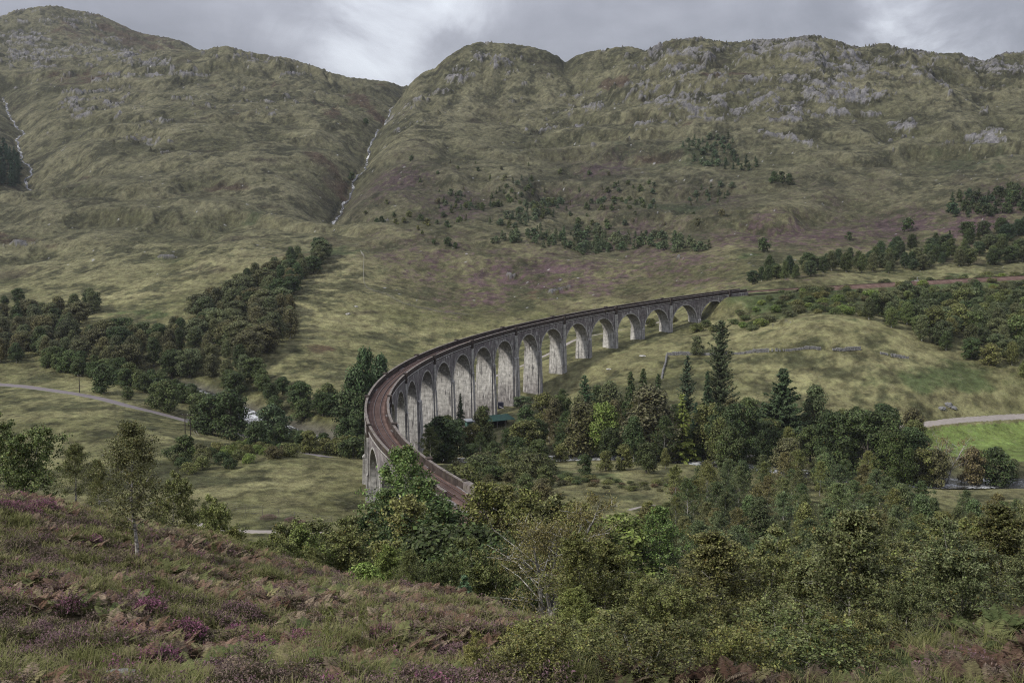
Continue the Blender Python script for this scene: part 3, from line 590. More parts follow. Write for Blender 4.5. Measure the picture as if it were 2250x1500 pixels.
for k in range(1, 21):
    t_ = PT[k]; x0, y0, z0, tx, ty, nx, ny = [float(v) for v in align(k)]
    gr = min(H1(x0 + nx * w + tx * s_, y0 + ny * w + ty * s_) for w in (-4, 4) for s_ in (-1.5, 1.5)) - 3.0
    hb = gr - z0     # foot, metres relative to parapet top
    def P4(sa, sb, wa, wb, h): return [vpt(k + sa / PITCHS, wa, h), vpt(k + sb / PITCHS, wa, h), vpt(k + sb / PITCHS, wb, h), vpt(k + sa / PITCHS, wb, h)]
    def UV(hs): return np.array([[k * PITCHS, -hh3, 1] for hh3 in hs for _ in range(4)])
    # solid above springing
    mb = MB(); e_ = t_ / 2
    mb.hexa(np.array(P4(-e_, e_, -W2, W2, -SPR) + P4(-e_, e_, -W2, W2, TOPH)), u=UV((-SPR, TOPH)))
    sub(mb.build('spandrel_wall', M['spandrel'], uv=True))
    # shaft: several lifts, battered
    lifts = np.linspace(-SPR, hb, max(2, int((-SPR - hb) / 4) + 1)); mb = MB()
    for l0, l1 in zip(lifts[1:], lifts[:-1]):
        b0 = (-SPR - l0) / 46; b1 = (-SPR - l1) / 46
        mb.hexa(np.array(P4(-e_ - b0 * .6, e_ + b0 * .6, -W2 - b0, W2 + b0, l0) + P4(-e_ - b1 * .6, e_ + b1 * .6, -W2 - b1, W2 + b1, l1)), u=UV((l0, l1)))
    shaft = sub(mb.build('pier', M['flank'], uv=True))
    # buttress faces below springing and pilasters above
    bw_ = (1.55 if k in KING else .78); pr = .62
    for sd in (-1, 1):
        mb = MB()
        for l0, l1 in zip(lifts[1:], lifts[:-1]):
            b0 = (-SPR - l0) / 30; b1 = (-SPR - l1) / 30; wi = sd * (W2 - .5)
            A = [(-bw_ - b0 * .3, bw_ + b0 * .3, wi, sd * (W2 + pr + b0), l0), (-bw_ - b1 * .3, bw_ + b1 * .3, wi, sd * (W2 + pr + b1), l1)]
            mb.hexa(np.array(P4(*A[0]) + P4(*A[1])), u=UV((l0, l1)))
        mb.hexa(np.array(P4(-bw_ - .08, bw_ + .08, sd * (W2 - .5), sd * (W2 + pr + .1), -SPR + .003) + P4(-bw_, bw_, sd * (W2 - .5), sd * (W2 + .3), -SPR + .55)), u=UV((-SPR, -SPR)))
        sub(mb.build('buttress', M['buttress'], uv=True))
    if k % 2 == 0:
        for sd in (-1, 1):
          mb = MB(); mb.hexa(np.array(P4(-.85, .85, sd * (W2 - .2), sd * (W2 + .42), -SPR + .2) + P4(-.85, .85, sd * (W2 - .2), sd * (W2 + .42), -2.6)), u=UV((-SPR, -2.6)))
          sub(mb.build('pilaster', M['pilaster'], uv=True))
        for sd in (-1, 1):
            mb = MB()
            mb.hexa(np.array(P4(-.5, .5, sd * (W2 - .1), sd * (W2 + .50), -2.6 + .003) + P4(-.5, .5, sd * (W2 - .1), sd * (W2 + .50), .12)))
            mb.hexa(np.array(P4(-.62, .62, sd * (W2 - .62), sd * (W2 + .6), .12 + .003) + P4(-.62, .62, sd * (W2 - .62), sd * (W2 + .6), .34)))
            sub(mb.build('refuge_block', M['parapet']))
    else:
        for sd in (-1, 1):
          mb = MB(); mb.hexa(np.array(P4(-.34, .34, sd * (W2 - .2), sd * (W2 + .2), -SPR + .2) + P4(-.2, .2, sd * (W2 - .2), sd * (W2 + .12), -5.6)), u=UV((-SPR, -5.6)))
          sub(mb.build('pilaster', M['pilaster'], uv=True))
# abutments
for (s0, s1, lo) in ((-.66, 0.07, 13), (20.93, 23.2, 14)):
    mb = MB(); ss = np.linspace(s0, s1, 10)
    for j in range(9):
        A = lambda w, h: [vpt(ss[j], -w, h), vpt(ss[j + 1], -w, h), vpt(ss[j + 1], w, h), vpt(ss[j], w, h)]
        mb.hexa(np.array([np.ravel(v) for v in A(W2 + .02, -lo) + A(W2 + .02, TOPH)]), u=np.array([[ss[j] * PITCHS, lo, 0]] * 4 + [[ss[j] * PITCHS, 1.3, 0]] * 4))
    sub(mb.build('abutment', M['spandrel'], uv=True))
for sd in (-1, 1):
    for s_ in (-.05, 21.05):
        mb = MB()
        A = [vpt(s_ - .035, sd * (W2 - .2), 0), vpt(s_ + .035, sd * (W2 - .2), 0), vpt(s_ + .035, sd * (W2 + .5), 0), vpt(s_ - .035, sd * (W2 + .5), 0)]
        A = np.array([np.ravel(v) for v in A]); B = A.copy(); A[:, 2] -= 13; B[:, 2] += .2; mb.hexa(np.vstack([A, B]))
        sub(mb.build('refuge_block', M['parapet']))
# parapets
def strip(mb, sta, prof):
    """sweep a closed (w,h) profile along stations"""
    n = len(prof); V = np.stack([vpt(sta, w, h) for w, h in prof], 1)
    q = [(i * n + j, i * n + (j + 1) % n, (i + 1) * n + (j + 1) % n, (i + 1) * n + j) for i in range(len(sta) - 1) for j in range(n)]
    q += [tuple(range(n))] if n == 4 else []; q += [tuple((len(sta) - 1) * n + j for j in reversed(range(n)))] if n == 4 else []
    uu = np.stack([np.stack([sta * PITCHS, np.full(len(sta), -h), sta * 0], -1) for w, h in prof], 1)
    mb.add(V.reshape(-1, 3), q, u=uu.reshape(-1, 3))
for sd, s0, s1 in ((1, -.62, 21.35), (-1, -.62, 21.55)):
    sta = np.linspace(s0, s1, 230); mb = MB(); strip(mb, sta, [(sd * 2.38, -1.9), (sd * 2.802, -1.9), (sd * 2.802, -.12), (sd * 2.38, -.12)]); par = sub(mb.build('parapet', M['parapet']))
    mb = MB(); strip(mb, sta, [(sd * 2.33, -.117), (sd * 2.88, -.117), (sd * 2.88, .0), (sd * 2.33, .0)]); cop = mb.build('coping', M['coping']); cop.parent = par
    cop.location = (0, 0, 0); cop.matrix_parent_inverse = Matrix.Identity(4)
mb = MB()
sta = np.linspace(21.1, 21.56, 6); strip(mb, sta, [(-3.55, -1.2), (-2.25, -1.2), (-2.25, .14), (-3.55, .14)]); sub(mb.build('end_block', M['coping']))
# sliver of string course below the parapet
for sd in (-1, 1):
  mb = MB(); strip(mb, np.linspace(-.6, 21.3, 230), [(sd * 2.75, -1.62), (sd * 2.93, -1.62), (sd * 2.93, -1.38), (sd * 2.75, -1.38)])
  sub(mb.build('string_course', M['pilaster'], uv=True))
# ---------------- track
trk = empty('railway_track', tuple(vpt(np.array([10.]), 0, -1.5)[0])); tag(trk, 'single railway track on reddish ballast curving over the viaduct and along the hillside', 'railway track')
mb = MB(); sta = np.linspace(-16, 27.5, 520)
prof = [(-2.37, -1.56), (-1.75, -1.22), (1.75, -1.22), (2.37, -1.56)]
V = np.stack([vpt(sta, w, h) for w, h in prof], 1); q = [(i * 4 + j, i * 4 + j + 1, (i + 1) * 4 + j + 1, (i + 1) * 4 + j) for i in range(519) for j in range(3)]
mb.add(V.reshape(-1, 3), q)
for s0, s1 in ((-16, -2.5), (21.2, 27.5)):     # shoulders of the formation beyond the bridge
    st_ = np.linspace(s0, s1, 120)
    for sd in (-1, 1):
        V = np.stack([vpt(st_, sd * w, h) for w, h in ((2.37, -1.56), (3.3, -2.0), (4.9, -3.3))], 1); mb.add(V.reshape(-1, 3), [(i * 3 + j, i * 3 + j + 1, (i + 1) * 3 + j + 1, (i + 1) * 3 + j) for i in range(119) for j in range(2)])
sub(mb.build('ballast_bed', M['ballast']), trk)
for w in (-.7175, .7175):
    mb = MB(); sta = np.linspace(-16, 27.5, 700); strip(mb, sta, [(w - .07, -1.205), (w + .07, -1.205), (w + .045, -1.05), (w - .045, -1.05)]); rail = sub(mb.build('rail', M['rail']), trk)
    mb = MB(); strip(mb, sta, [(w - .036, -1.049), (w + .036, -1.049), (w + .036, -1.038), (w - .036, -1.038)]); rh = mb.build('rail_head', M['railhead']); rh.parent = rail
mb = MB()
for s_ in np.arange(-6, 27.4, .72 / PITCHS):
    a_, b_ = s_ - .125 / PITCHS, s_ + .125 / PITCHS
    P_ = np.array([np.ravel(vpt(q_, w, h)) for h in (-1.235, -1.185) for q_, w in ((a_, -1.27), (b_, -1.27), (b_, 1.27), (a_, 1.27))]); mb.hexa(P_)
sub(mb.build('sleepers', M['sleeper']), trk)
# ------------------------------------------------------------------ roads, water, walls, poles, yard
def ribbon(name, L, hw, off, mat, taper=None, flat=False, n=7, uvlen=True):
    d = np.gradient(L, axis=0); d /= np.linalg.norm(d, axis=1)[:, None] + 1e-9; nrm = np.stack([-d[:, 1], d[:, 0]], 1)
    w = np.linspace(-1, 1, n); hwv = np.full(len(L), hw) if taper is None else taper
    X = L[:, None, 0] + nrm[:, None, 0] * w[None] * hwv[:, None]; Yy = L[:, None, 1] + nrm[:, None, 1] * w[None] * hwv[:, None]
    if flat:
        zc = HG(L[:, 0], L[:, 1]); k = np.ones(9) / 9; zc = np.convolve(np.pad(zc, 4, mode='edge'), k, 'valid'); Z = np.repeat(zc[:, None], n, 1) + off
    else: Z = HG(X.ravel(), Yy.ravel()).reshape(X.shape) + off - .10 * (np.abs(w)[None] > .99)
    V = np.stack([X, Yy, Z], -1).reshape(-1, 3); I = (np.arange(len(L) - 1)[:, None] * n + np.arange(n - 1)[None]).ravel(); q = np.stack([I, I + n, I + n + 1, I + 1], 1)
    s = np.concatenate([[0], np.cumsum(np.linalg.norm(np.diff(L, axis=0), axis=1))]); uv = np.stack([np.repeat(s, n), np.tile(w, len(L))], 1)
    return link(name, mesh_np(name, V, q, None, mat, True, uv=uv))
m, nt, b = new_mat('grey_road_tarmac', .95, .15); g = G(nt); ob = g.obj(); M['road'] = m
sp_ = nt.nodes.new('ShaderNodeSeparateXYZ'); nt.links.new(g.attr('uvw').outputs['Vector'], sp_.inputs[0]); aw = g.math('ABSOLUTE', sp_.outputs[1])
cc = g.mix(g.noise(ob, .5, 4, .6), (.125, .108, .115), (.215, .195, .20)); cc = g.mix(g.rng(g.math('ADD', aw, g.math('MULTIPLY', g.math('SUBTRACT', g.noise(ob, .9, 3, .6), .5), .5)), .78, .95, 0, 1), cc, (.10, .12, .05))
cc = g.mix(g.rng(aw, .12, 0., 0., .30), cc, (.10, .085, .085)); nt.links.new(g.hsv(cc, .5, 1, g.rng(g.noise(ob, 4, 3, .6), .3, .7, .85, 1.15)), b.inputs['Base Color'])
m, nt, b = new_mat('pale_gravel_track', .97, .1); g = G(nt); ob = g.obj(); M['gravel'] = m
sp_ = nt.nodes.new('ShaderNodeSeparateXYZ'); nt.links.new(g.attr('uvw').outputs['Vector'], sp_.inputs[0]); aw = g.math('ABSOLUTE', sp_.outputs[1])
cc = g.mix(g.noise(ob, .8, 4, .65), (.20, .18, .165), (.34, .31, .29)); cc = g.mix(g.rng(g.math('ADD', aw, g.math('MULTIPLY', g.math('SUBTRACT', g.noise(ob, .9, 3, .6), .5), .9)), .72, .95, 0, 1), cc, (.12, .12, .055)); nt.links.new(cc, b.inputs['Base Color'])
def water(name, lo, hi, foamy=(.62, .64, .66)):
    m, nt, b = new_mat(name, .12, .5); g = G(nt); ob = g.obj()
    sp_ = nt.nodes.new('ShaderNodeSeparateXYZ'); nt.links.new(g.attr('uvw').outputs['Vector'], sp_.inputs[0])
    f = g.noise(g.scale(ob, 1, 1, .3), .75, 5, .72, .5); big = g.noise(ob, .09, 2, .5); k = g.rng(g.math('ADD', g.math('MULTIPLY', f, .7), g.math('MULTIPLY', big, .5)), lo, hi)
    nt.links.new(g.mix(k, (.030, .030, .030), foamy), b.inputs['Base Color']); nt.links.new(g.rng(k, 0, 1, .12, .9), b.inputs['Roughness']); nt.links.new(g.bump(f, .8, .3), b.inputs['Normal']); return m
M['river'] = water('peaty_river_water', .60, .72); M['burn'] = water('white_burn_water', .60, .74, (.50, .51, .52))
ro = ribbon('road', LN['road'], 2.5, .10, M['road']); tag(ro, kind='structure')
ro = ribbon('road', LN['road_east'], 1.35, .10, M['gravel']); tag(ro, kind='structure')
ro = ribbon('path', LN['track_arches'], 1.7, .10, M['gravel']); tag(ro, kind='structure')
ro = ribbon('path', LN['path_west'], 1.1, .10, M['gravel']); tag(ro, kind='structure')
pth = line([(1380, 1120), (1410, 1112), (1440, 1110)], step=2); tag(ribbon('path', pth, .7, .04, M['gravel']), kind='structure')
ri = ribbon('river', LN['river'], 6.0, .85, M['river'], flat=True); tag(ri, kind='structure')
for key in ('burn_centre', 'burn_left'):
    L = LN[key].copy(); s = np.arange(len(L)); L[:, 0] += .8 * np.sin(s * .9) + .8 * np.sin(s * .37 + 1)
    tp = .55 + 1.5 * np.abs(perlin(s / 3.1, s * 0 + .3, 5)) + .5 * np.abs(perlin(s / 1.2, s * 0 + 9.3, 6))
    tag(ribbon('river', L, 2, .35, M['burn'], taper=tp * .85, n=5), kind='structure')

def stone_mat(name, c1, c2, lich=(.32, .33, .30)):
    m, nt, b = new_mat(name, .9, .2); g = G(nt); ob = g.obj(); k = g.noise(ob, 1.6, 6, .68); cc = g.mix(g.rng(k, .3, .7), c1, c2); cc = g.mix(g.rng(g.noise(ob, 4, 4, .7), .55, .62, 0, .8), cc, lich)
    cc = g.mix(g.rng(g.noise(ob, 1.1, 4, .7), .58, .68, 0, .9), cc, (.05, .055, .025)); nt.links.new(cc, b.inputs['Base Color']); nt.links.new(g.bump(k, .8, .15), b.inputs['Normal']); return m
M['stone'] = stone_mat('lichened_grey_stone', (.10, .10, .105), (.27, .265, .27)); M['pale_stone'] = stone_mat('pale_quartz_stone', (.34, .33, .32), (.52, .50, .49), (.5, .5, .5))
def rock_mesh(name, seed, mat, sx=1, sy=1, sz=.7, sub_=4):
    import bmesh
    bm = bmesh.new(); bmesh.ops.create_icosphere(bm, subdivisions=sub_, radius=1); v = np.array([q.co[:] for q in bm.verts])
    r = 1 + .42 * perlin(v[:, 0] * 1.2 + seed, v[:, 1] * 1.2 + v[:, 2] * 1.7, seed) + .22 * (1 - 2 * np.abs(perlin(v[:, 0] * 2.6 + v[:, 2] * 2.1, v[:, 1] * 2.6 + seed, seed + 3))) + .06 * perlin(v[:, 0] * 8 + v[:, 2] * 5, v[:, 1] * 8, seed + 5)
    v = v * r[:, None]; v = np.sign(v) * np.abs(v) ** .86
    for q, p in zip(bm.verts, v): q.co = (p[0] * sx, p[1] * sy, p[2] * sz)
    me = bpy.data.meshes.new(name); bm.to_mesh(me); bm.free(); me.materials.append(mat); return me
RK = [rock_mesh('boulder', s, M['stone']) for s in (3, 8, 14)]; RKP = rock_mesh('boulder', 21, M['pale_stone'])
def boulder(px, py, size, lab, grp=None, me=None, y0=100., flatn=1., Yd=None):
    if Yd is None: xx, yy = hit(px, py, y0)
    else: xx, yy, _ = place(px, Yd)
    o = link('boulder', me or R_.choice(RK)); z = float(HG(xx, yy)[0]); o.location = (xx, yy, z + size * .10); o.scale = (size, size * R_.uniform(.8, 1.1), size * R_.uniform(.7, 1.) * flatn); o.rotation_euler = (0, 0, R_.uniform(0, 6)); tag(o, lab, 'boulder', grp); return o
boulder(257, 1520, .42, 'lichen covered grey boulder in the grass at the bottom edge of the heather slope', y0=15, Yd=20.6)
boulder(2070, 898, 1.05, 'grey boulder leftmost of the three boulders on rough grass above the pale road')
boulder(2083, 890, 1.2, 'upright grey boulder standing in the middle of the three boulders above the pale road')
boulder(2095, 897, 1.05, 'grey boulder rightmost of the three boulders on rough grass above the pale road')
boulder(765, 693, 1.0, 'pale boulder alone on the open grass slope behind the tall curve of the viaduct', me=RKP)
boulder(783, 676, .8, 'small pale boulder just below the fence bend on the grassy slope', me=RKP, flatn=.5)
boulder(1338, 812, .8, 'small pale boulder in the grass below the far arches of the viaduct', me=RKP, flatn=.6)
boulder(2012, 904, 1.1, 'low grey boulder on the rough grass just left of the three boulders', flatn=.5)
boulder(1412, 785, 1.1, 'flat pale boulder in the meadow left of the dry stone wall corner', me=RKP, flatn=.35)

# dry stone walls
def stone_wall(pts, h, lab, gaps=()):
    L = line(pts, step=.45); mb = MB(); rr = random.Random(len(L))
    for i, (xx, yy) in enumerate(L):
        if any(a < i / len(L) < b_ for a, b_ in gaps) and rr.random() < .75: continue
        z = float(HG(xx, yy)[0]); hh = h * (.75 + .35 * math.sin(i * .13) * math.sin(i * .041 + 1)); k = 0
        while k * .27 < hh:
            for wv in (-.22, .22):
                d = rr.uniform(.30, .52), rr.uniform(.28, .42), rr.uniform(.20, .34)
                mb.box((xx + rr.uniform(-.1, .1), yy + wv + rr.uniform(-.08, .08), z + .1 + k * .27 + rr.uniform(-.04, .04)), d, rr.uniform(0, 3.1), Matrix.Rotation(rr.uniform(-.25, .25), 4, 'X'))
            k += 1
    o = mb.build('dry_stone_wall', M['stone']); tag(o, lab, 'stone wall'); return o
stone_wall([(1466, 781), (1520, 779), (1600, 779), (1680, 777), (1740, 772), (1790, 769), (1850, 771), (1890, 770)], 1.15, 'long low dry stone wall running across the meadow right of the wall corner', ((.3, .36), (.55, .63), (.8, .86)))
stone_wall([(1465, 784), (1463, 800), (1458, 815), (1454, 834)], 1.1, 'short dry stone wall coming down the meadow from the corner towards the dark firs')
stone_wall([(1935, 778), (1965, 783), (1995, 787)], .8, 'broken stretch of dry stone wall beyond the rocky outcrop', ((.2, .35),))

m, nt, b = new_mat('weathered_post_timber', .9, .2); g = G(nt); M['post'] = m; nt.links.new(g.mix(g.noise(g.scale(g.obj(), 8, 8, 1), 1, 4, .6), (.085, .072, .062), (.21, .19, .17)), b.inputs['Base Color'])
m, nt, b = new_mat('grey_silvered_post', .9, .2); M['pale_post'] = m; b.inputs['Base Color'].default_value = (.36, .35, .32, 1)
m, nt, b = new_mat('galvanised_wire', .5, .5); M['wire'] = m; b.inputs['Base Color'].default_value = (.16, .16, .16, 1); b.inputs['Metallic'].default_value = .5
def fence(pts, gap, h, r, pm, lab, wires, wr=.012, y0=100., lean=.03):
    L = line(pts, y0=y0, step=gap); z = HG(L[:, 0], L[:, 1]); root = empty('wire_fence', (L[0, 0], L[0, 1], z[0])); tag(root, lab, 'fence'); O = np.array([L[0, 0], L[0, 1], z[0]])
    mb = MB(); mb.tube([(0, 0, -.3), (0, 0, h * .5), (0, 0, h)], [r, r, r * .9], 5); pmesh = mb.mesh('post', pm)
    for i in range(len(L)):
        o = link('post', pmesh, root); o.location = (L[i, 0] - O[0], L[i, 1] - O[1], z[i] - O[2]); o.rotation_euler = (R_.uniform(-lean, lean), R_.uniform(-lean, lean), 0); o.scale = (1, 1, R_.uniform(.92, 1.06))
    for hw in wires:
        mb = MB(); mb.tube(np.stack([L[:, 0], L[:, 1], z + hw], 1) - O, wr, 4, False); mb.build('wire', M['wire'], root)
    return root
fence([(793, 562), (797, 572), (800, 577), (799, 600), (800, 626)], 2.6, 1.25, .13, M['pale_post'], 'line of pale fence posts running straight down the hillside to the fence bend', (.4, .8, 1.1), .02)
fence([(800, 627), (812, 641), (840, 650), (870, 664), (895, 674), (930, 682), (980, 690), (1040, 694)], 4.6, 1.1, .09, M['post'], 'sagging grey wire fence along the lower edge of the heather slope behind the viaduct', (.4, .8, 1.05), .03)
fence([(500, 1122), (553, 1128), (580, 1132), (620, 1139), (662, 1148), (690, 1151), (720, 1156), (775, 1160)], 3.6, 2.0, .055, M['post'], 'tall thin wire fence with dark posts crossing the meadow above the pale path', (.3, .7, 1.1, 1.5, 1.9), .009)
m, nt, b = new_mat('creosoted_pole', .85, .2); M['pole'] = m; b.inputs['Base Color'].default_value = (.045, .038, .034, 1)
def pole(px, Y, h, lab, double=False):
    xx, yy, z = place(px, Y); root = empty('telegraph_pole' if not double else 'electricity_pole', (xx, yy, z), -.15); tag(root, lab, 'utility pole')
    offs = (0,) if not double else (-.85, .85)
    for q in offs:
        mb = MB(); mb.tube([(q, 0, -1), (q, 0, h * .5), (q * .92, 0, h)], [.17, .15, .12], 8); mb.build('pole', M['pole'], root)
    mb = MB(); w = 1.9 if double else .7
    mb.box((0, .16, h - .35), (2 * w, .14, .16)); mb.build('crossarm', M['pole'], root)
    if double:
        mb = MB(); mb.box((0, .16, h - 3.3), (2.2, .12, .14)); mb.build('crossarm', M['pole'], root)
        mb = MB(); mb.box((0, .18, h - 1.9), (1.1, .5, .5)); mb.build('transformer_box', M['wire'], root)
    for q in ((-w * .9, 0, w * .9) if double else (-.6, .6)):
        mb = MB(); mb.tube([(q, .16, h - .27), (q, .16, h - .1), (q, .16, h - .02)], [.05, .08, .03], 6); mb.build('insulator', M['pale_post'], root)
    return root
pole(175, 405, 6.4, 'single dark telegraph pole standing in the grass beside the road')
pole(413, 336, 6.6, 'double legged dark electricity pole standing just below the road', True)
for (a_, b_) in (((424, 948), (432, 958)), ((433, 945), (437, 956))):
    xx, yy = hit(*b_); z = float(HG(xx, yy)[0]); mb = MB(); mb.tube([(0, 0, -.2), (-.5, 0, .8), (-.9, .1, 1.5)], .06, 5); o = mb.build('marker_post', M['pale_post']); o.location = (xx, yy, z)
    tag(o, 'pale leaning marker post nearest the double pole' if a_[0] == 424 else 'pale leaning marker post furthest right of the double pole', 'marker post')

# yard below the piers
def flatm(name, colr, rough=.7, met=0., spec=.3, var=.25):
    m, nt, b = new_mat(name, rough, spec); g = G(nt); cc = g.hsv(tuple((*colr, 1)), .5, 1., g.rng(g.noise(g.obj(), 1.5, 5, .65), .3, .7, 1 - var, 1 + var)); nt.links.new(cc, b.inputs['Base Color']); b.inputs['Metallic'].default_value = met; return m
M['green_roof'] = flatm('green_corrugated_steel', (.022, .085, .062), .5); M['dark_timber'] = flatm('dark_shed_timber', (.045, .032, .026)); M['grey_roof'] = flatm('grey_sheet_roof', (.27, .29, .32), .5)
M['teal_wall'] = flatm('faded_teal_boards', (.07, .14, .12)); M['rust'] = flatm('rusty_orange_paint', (.17, .055, .025), .7); M['white_bag'] = flatm('white_woven_bag', (.55, .54, .55), .8); M['dark_wrap'] = flatm('dark_blue_wrap', (.020, .022, .040), .4)
M['black'] = flatm('black_rubber', (.018, .017, .017)); M['skinpole'] = flatm('grey_post_metal', (.2, .21, .21), .5)
yx, yy_, yz = place(1094, 369); shed = empty('open_shed', (yx, yy_, yz), radians(31)); tag(shed, 'long open sided shed with dark green sloping roof below the tall piers', 'shed')
mb = MB()
for i in range(36):
    x0 = -5.2 + i * 10.4 / 36; zz0 = .03 * (i % 2); hx = 10.4 / 72
    mb.hexa(np.array([(x0, -2.6, 2.2 + zz0), (x0 + 2 * hx, -2.6, 2.2 + zz0), (x0 + 2 * hx, 2.6, 3.3 + zz0), (x0, 2.6, 3.3 + zz0), (x0, -2.6, 2.25 + zz0), (x0 + 2 * hx - .002, -2.6, 2.25 + zz0), (x0 + 2 * hx - .002, 2.6, 3.35 + zz0), (x0, 2.6, 3.35 + zz0)]))
mb.build('roof', M['green_roof'], shed)
for i, q in enumerate((-4.8, -1.6, 1.6, 4.8)):
    mb = MB(); mb.box((q, -2.35, .9), (.18, .18, 2.7)); mb.build('post', M['post'], shed)
mb = MB(); mb.box((0, 2.3, 1.4), (9.8, .12, 3.4)); mb.box((-4.84, 0, 1.1), (.12, 4.5, 2.6)); mb.build('back_wall', M['dark_timber'], shed)
gx, gy, gz = place(1031, 372); sh2 = empty('small_shed', (gx, gy, gz), radians(24)); tag(sh2, 'small teal walled shed with grey sloping roof at the foot of a tall pier', 'shed')
mb = MB(); mb.box((0, 0, 1.2), (2.2, 2.2, 2.6)); wl_ = mb.build('wall', M['teal_wall'], sh2)
mb = MB(); mb.hexa(np.array([(-1.4, -1.5, 2.52), (1.4, -1.5, 2.52), (1.4, 1.5, 3.0), (-1.4, 1.5, 3.0), (-1.4, -1.5, 2.6), (1.4, -1.5, 2.6), (1.4, 1.5, 3.08), (-1.4, 1.5, 3.08)])); mb.build('roof', M['grey_roof'], sh2)
mb = MB(); mb.box((.3, -1.11, .95), (.8, .05, 1.8)); mb.build('door', M['dark_timber'], sh2)
ex, ey_, ez = place(1077, 378); exc = empty('excavator', (ex, ey_, ez), radians(172)); tag(exc, 'rusty orange excavator with its arm bent over, parked behind the green roofed shed', 'excavator')
mb = MB()
for s_ in (-.8, .8): mb.box((0, s_, .35), (2.6, .45, .6)); 
mb.build('crawler_track', M['black'], exc)
mb = MB(); mb.box((-.2, 0, 1.1), (2.2, 1.7, .75)); mb.box((-1.2, 0, 1.1), (.5, 1.75, .9)); mb.build('body', M['rust'], exc)
mb = MB(); mb.box((.2, .4, 1.95), (.9, .8, .95)); mb.build('cab', M['pale_post'], exc)
mb = MB(); mb.tube([(.8, -.3, 1.3), (2.2, -.3, 2.7), (3.3, -.3, 2.9)], [.2, .24, .16], 6); mb.build('boom', M['rust'], exc)
mb = MB(); mb.tube([(3.2, -.3, 2.95), (4.0, -.3, 1.3)], [.16, .10], 6); mb.build('dipper_arm', M['rust'], exc)
mb = MB(); mb.hexa(np.array([(3.6, -.7, .5), (4.3, -.7, .5), (4.3, .1, .5), (3.6, .1, .5), (3.8, -.7, 1.35), (4.2, -.7, 1.35), (4.2, .1, 1.35), (3.8, .1, 1.35)])); mb.build('bucket', M['rust'], exc)
bagm = rock_mesh('bag', 31, M['white_bag'], 1, 1, .8, 3); balm = rock_mesh('bale', 35, M['dark_wrap'], 1, 1, .75, 3)
for i, (p_, Y_, s_, lb) in enumerate(((1029, 366, .75, 'white builder bag nearest the green bush below the piers'), (1036, 364, .7, 'white builder bag in the middle of the heap by the small shed'), (1041, 367, .65, 'white builder bag at the top of the heap by the small shed'), (1031, 361, .8, 'largest white builder bag at the front of the heap below the piers'))):
    xx, yy, z = place(p_, Y_); o = link('builder_bag', bagm); o.location = (xx, yy, z + s_ * .5); o.scale = (s_,) * 3; o.rotation_euler = (0, 0, i); tag(o, lb, 'bag', 'white bags heaped by the small shed')
for i, (p_, Y_, s_, lb) in enumerate(((1047, 366, .85, 'dark blue wrapped bale touching the white bags'), (1053, 367, .8, 'dark blue wrapped bale next to the green roofed shed'))):
    xx, yy, z = place(p_, Y_); o = link('wrapped_bale', balm); o.location = (xx, yy, z + s_ * .5); o.scale = (s_,) * 3; tag(o, lb, 'bale', 'dark wrapped bales in the yard')
cx2, cy2, cz2 = place(1100, 404); co = empty('dark_container', (cx2, cy2, cz2), .1); tag(co, 'dark open fronted container standing between two tall piers', 'container')
mb = MB(); mb.box((0, 0, 1.1), (2.0, 2.0, 2.2)); mb.build('wall', M['dark_wrap'], co)
mb = MB(); mb.box((.2, -1.35, .55), (1.7, .12, .22), 0, Matrix.Rotation(radians(25), 4, 'Y')); mb.build('plank', M['white_bag'], co)
# football goal on the playing field
gx, gy, gz = place(2097, 342); go = empty('football_goal', (gx, gy, gz), radians(84)); tag(go, 'football goal with dark net seen edge on, on the bright green playing field', 'goal')
mb = MB(); mb.tube([(-2.7, 0, -.1), (-2.7, 0, 2.44)], .07, 6); mb.build('goal_post', M['skinpole'], go); mb = MB(); mb.tube([(2.7, 0, -.1), (2.7, 0, 2.44)], .07, 6); mb.build('goal_post', M['skinpole'], go)
mb = MB(); mb.tube([(-2.7, 0, 2.44), (2.7, 0, 2.44)], .07, 6); mb.build('crossbar', M['skinpole'], go)
mb = MB()
for i in range(15): xq = -2.7 + i * 5.4 / 14; mb.tube([(xq, 0, 2.4), (xq, 1.0, 2.3), (xq, 1.7, 0)], .022, 3, False)
for i in range(8): zq = 2.3 - i * .32; yq = 1.0 + i * .1; mb.tube([(-2.7, yq, zq), (2.7, yq, zq)], .022, 3, False)
mb.build('net', M['black'], go)
# trackside marker and gravel heap by the line
st_ = -8.0; pxyz = np.ravel(vpt(np.array([-6.6]), 4.6, -1.9)); o = empty('trackside_post', tuple(pxyz)); tag(o, 'small grey trackside post on a pale gravel heap beside the far railway line', 'post')
mb = MB(); mb.tube([(0, 0, -.5), (0, 0, 2.4)], .12, 6); mb.build('post', M['skinpole'], o); mb = MB(); mb.box((0, -.05, 2.2), (.5, .06, .6)); mb.build('plate', M['skinpole'], o)
hp = rock_mesh('gravel_heap', 41, M['gravel'], 3.6, 2.0, .7, 3); o = link('gravel_heap', hp); o.location = (pxyz[0] + 1.2, pxyz[1] + .3, pxyz[2] + .1); tag(o, 'low pale gravel heap beside the far railway line under dark trees', 'gravel heap')
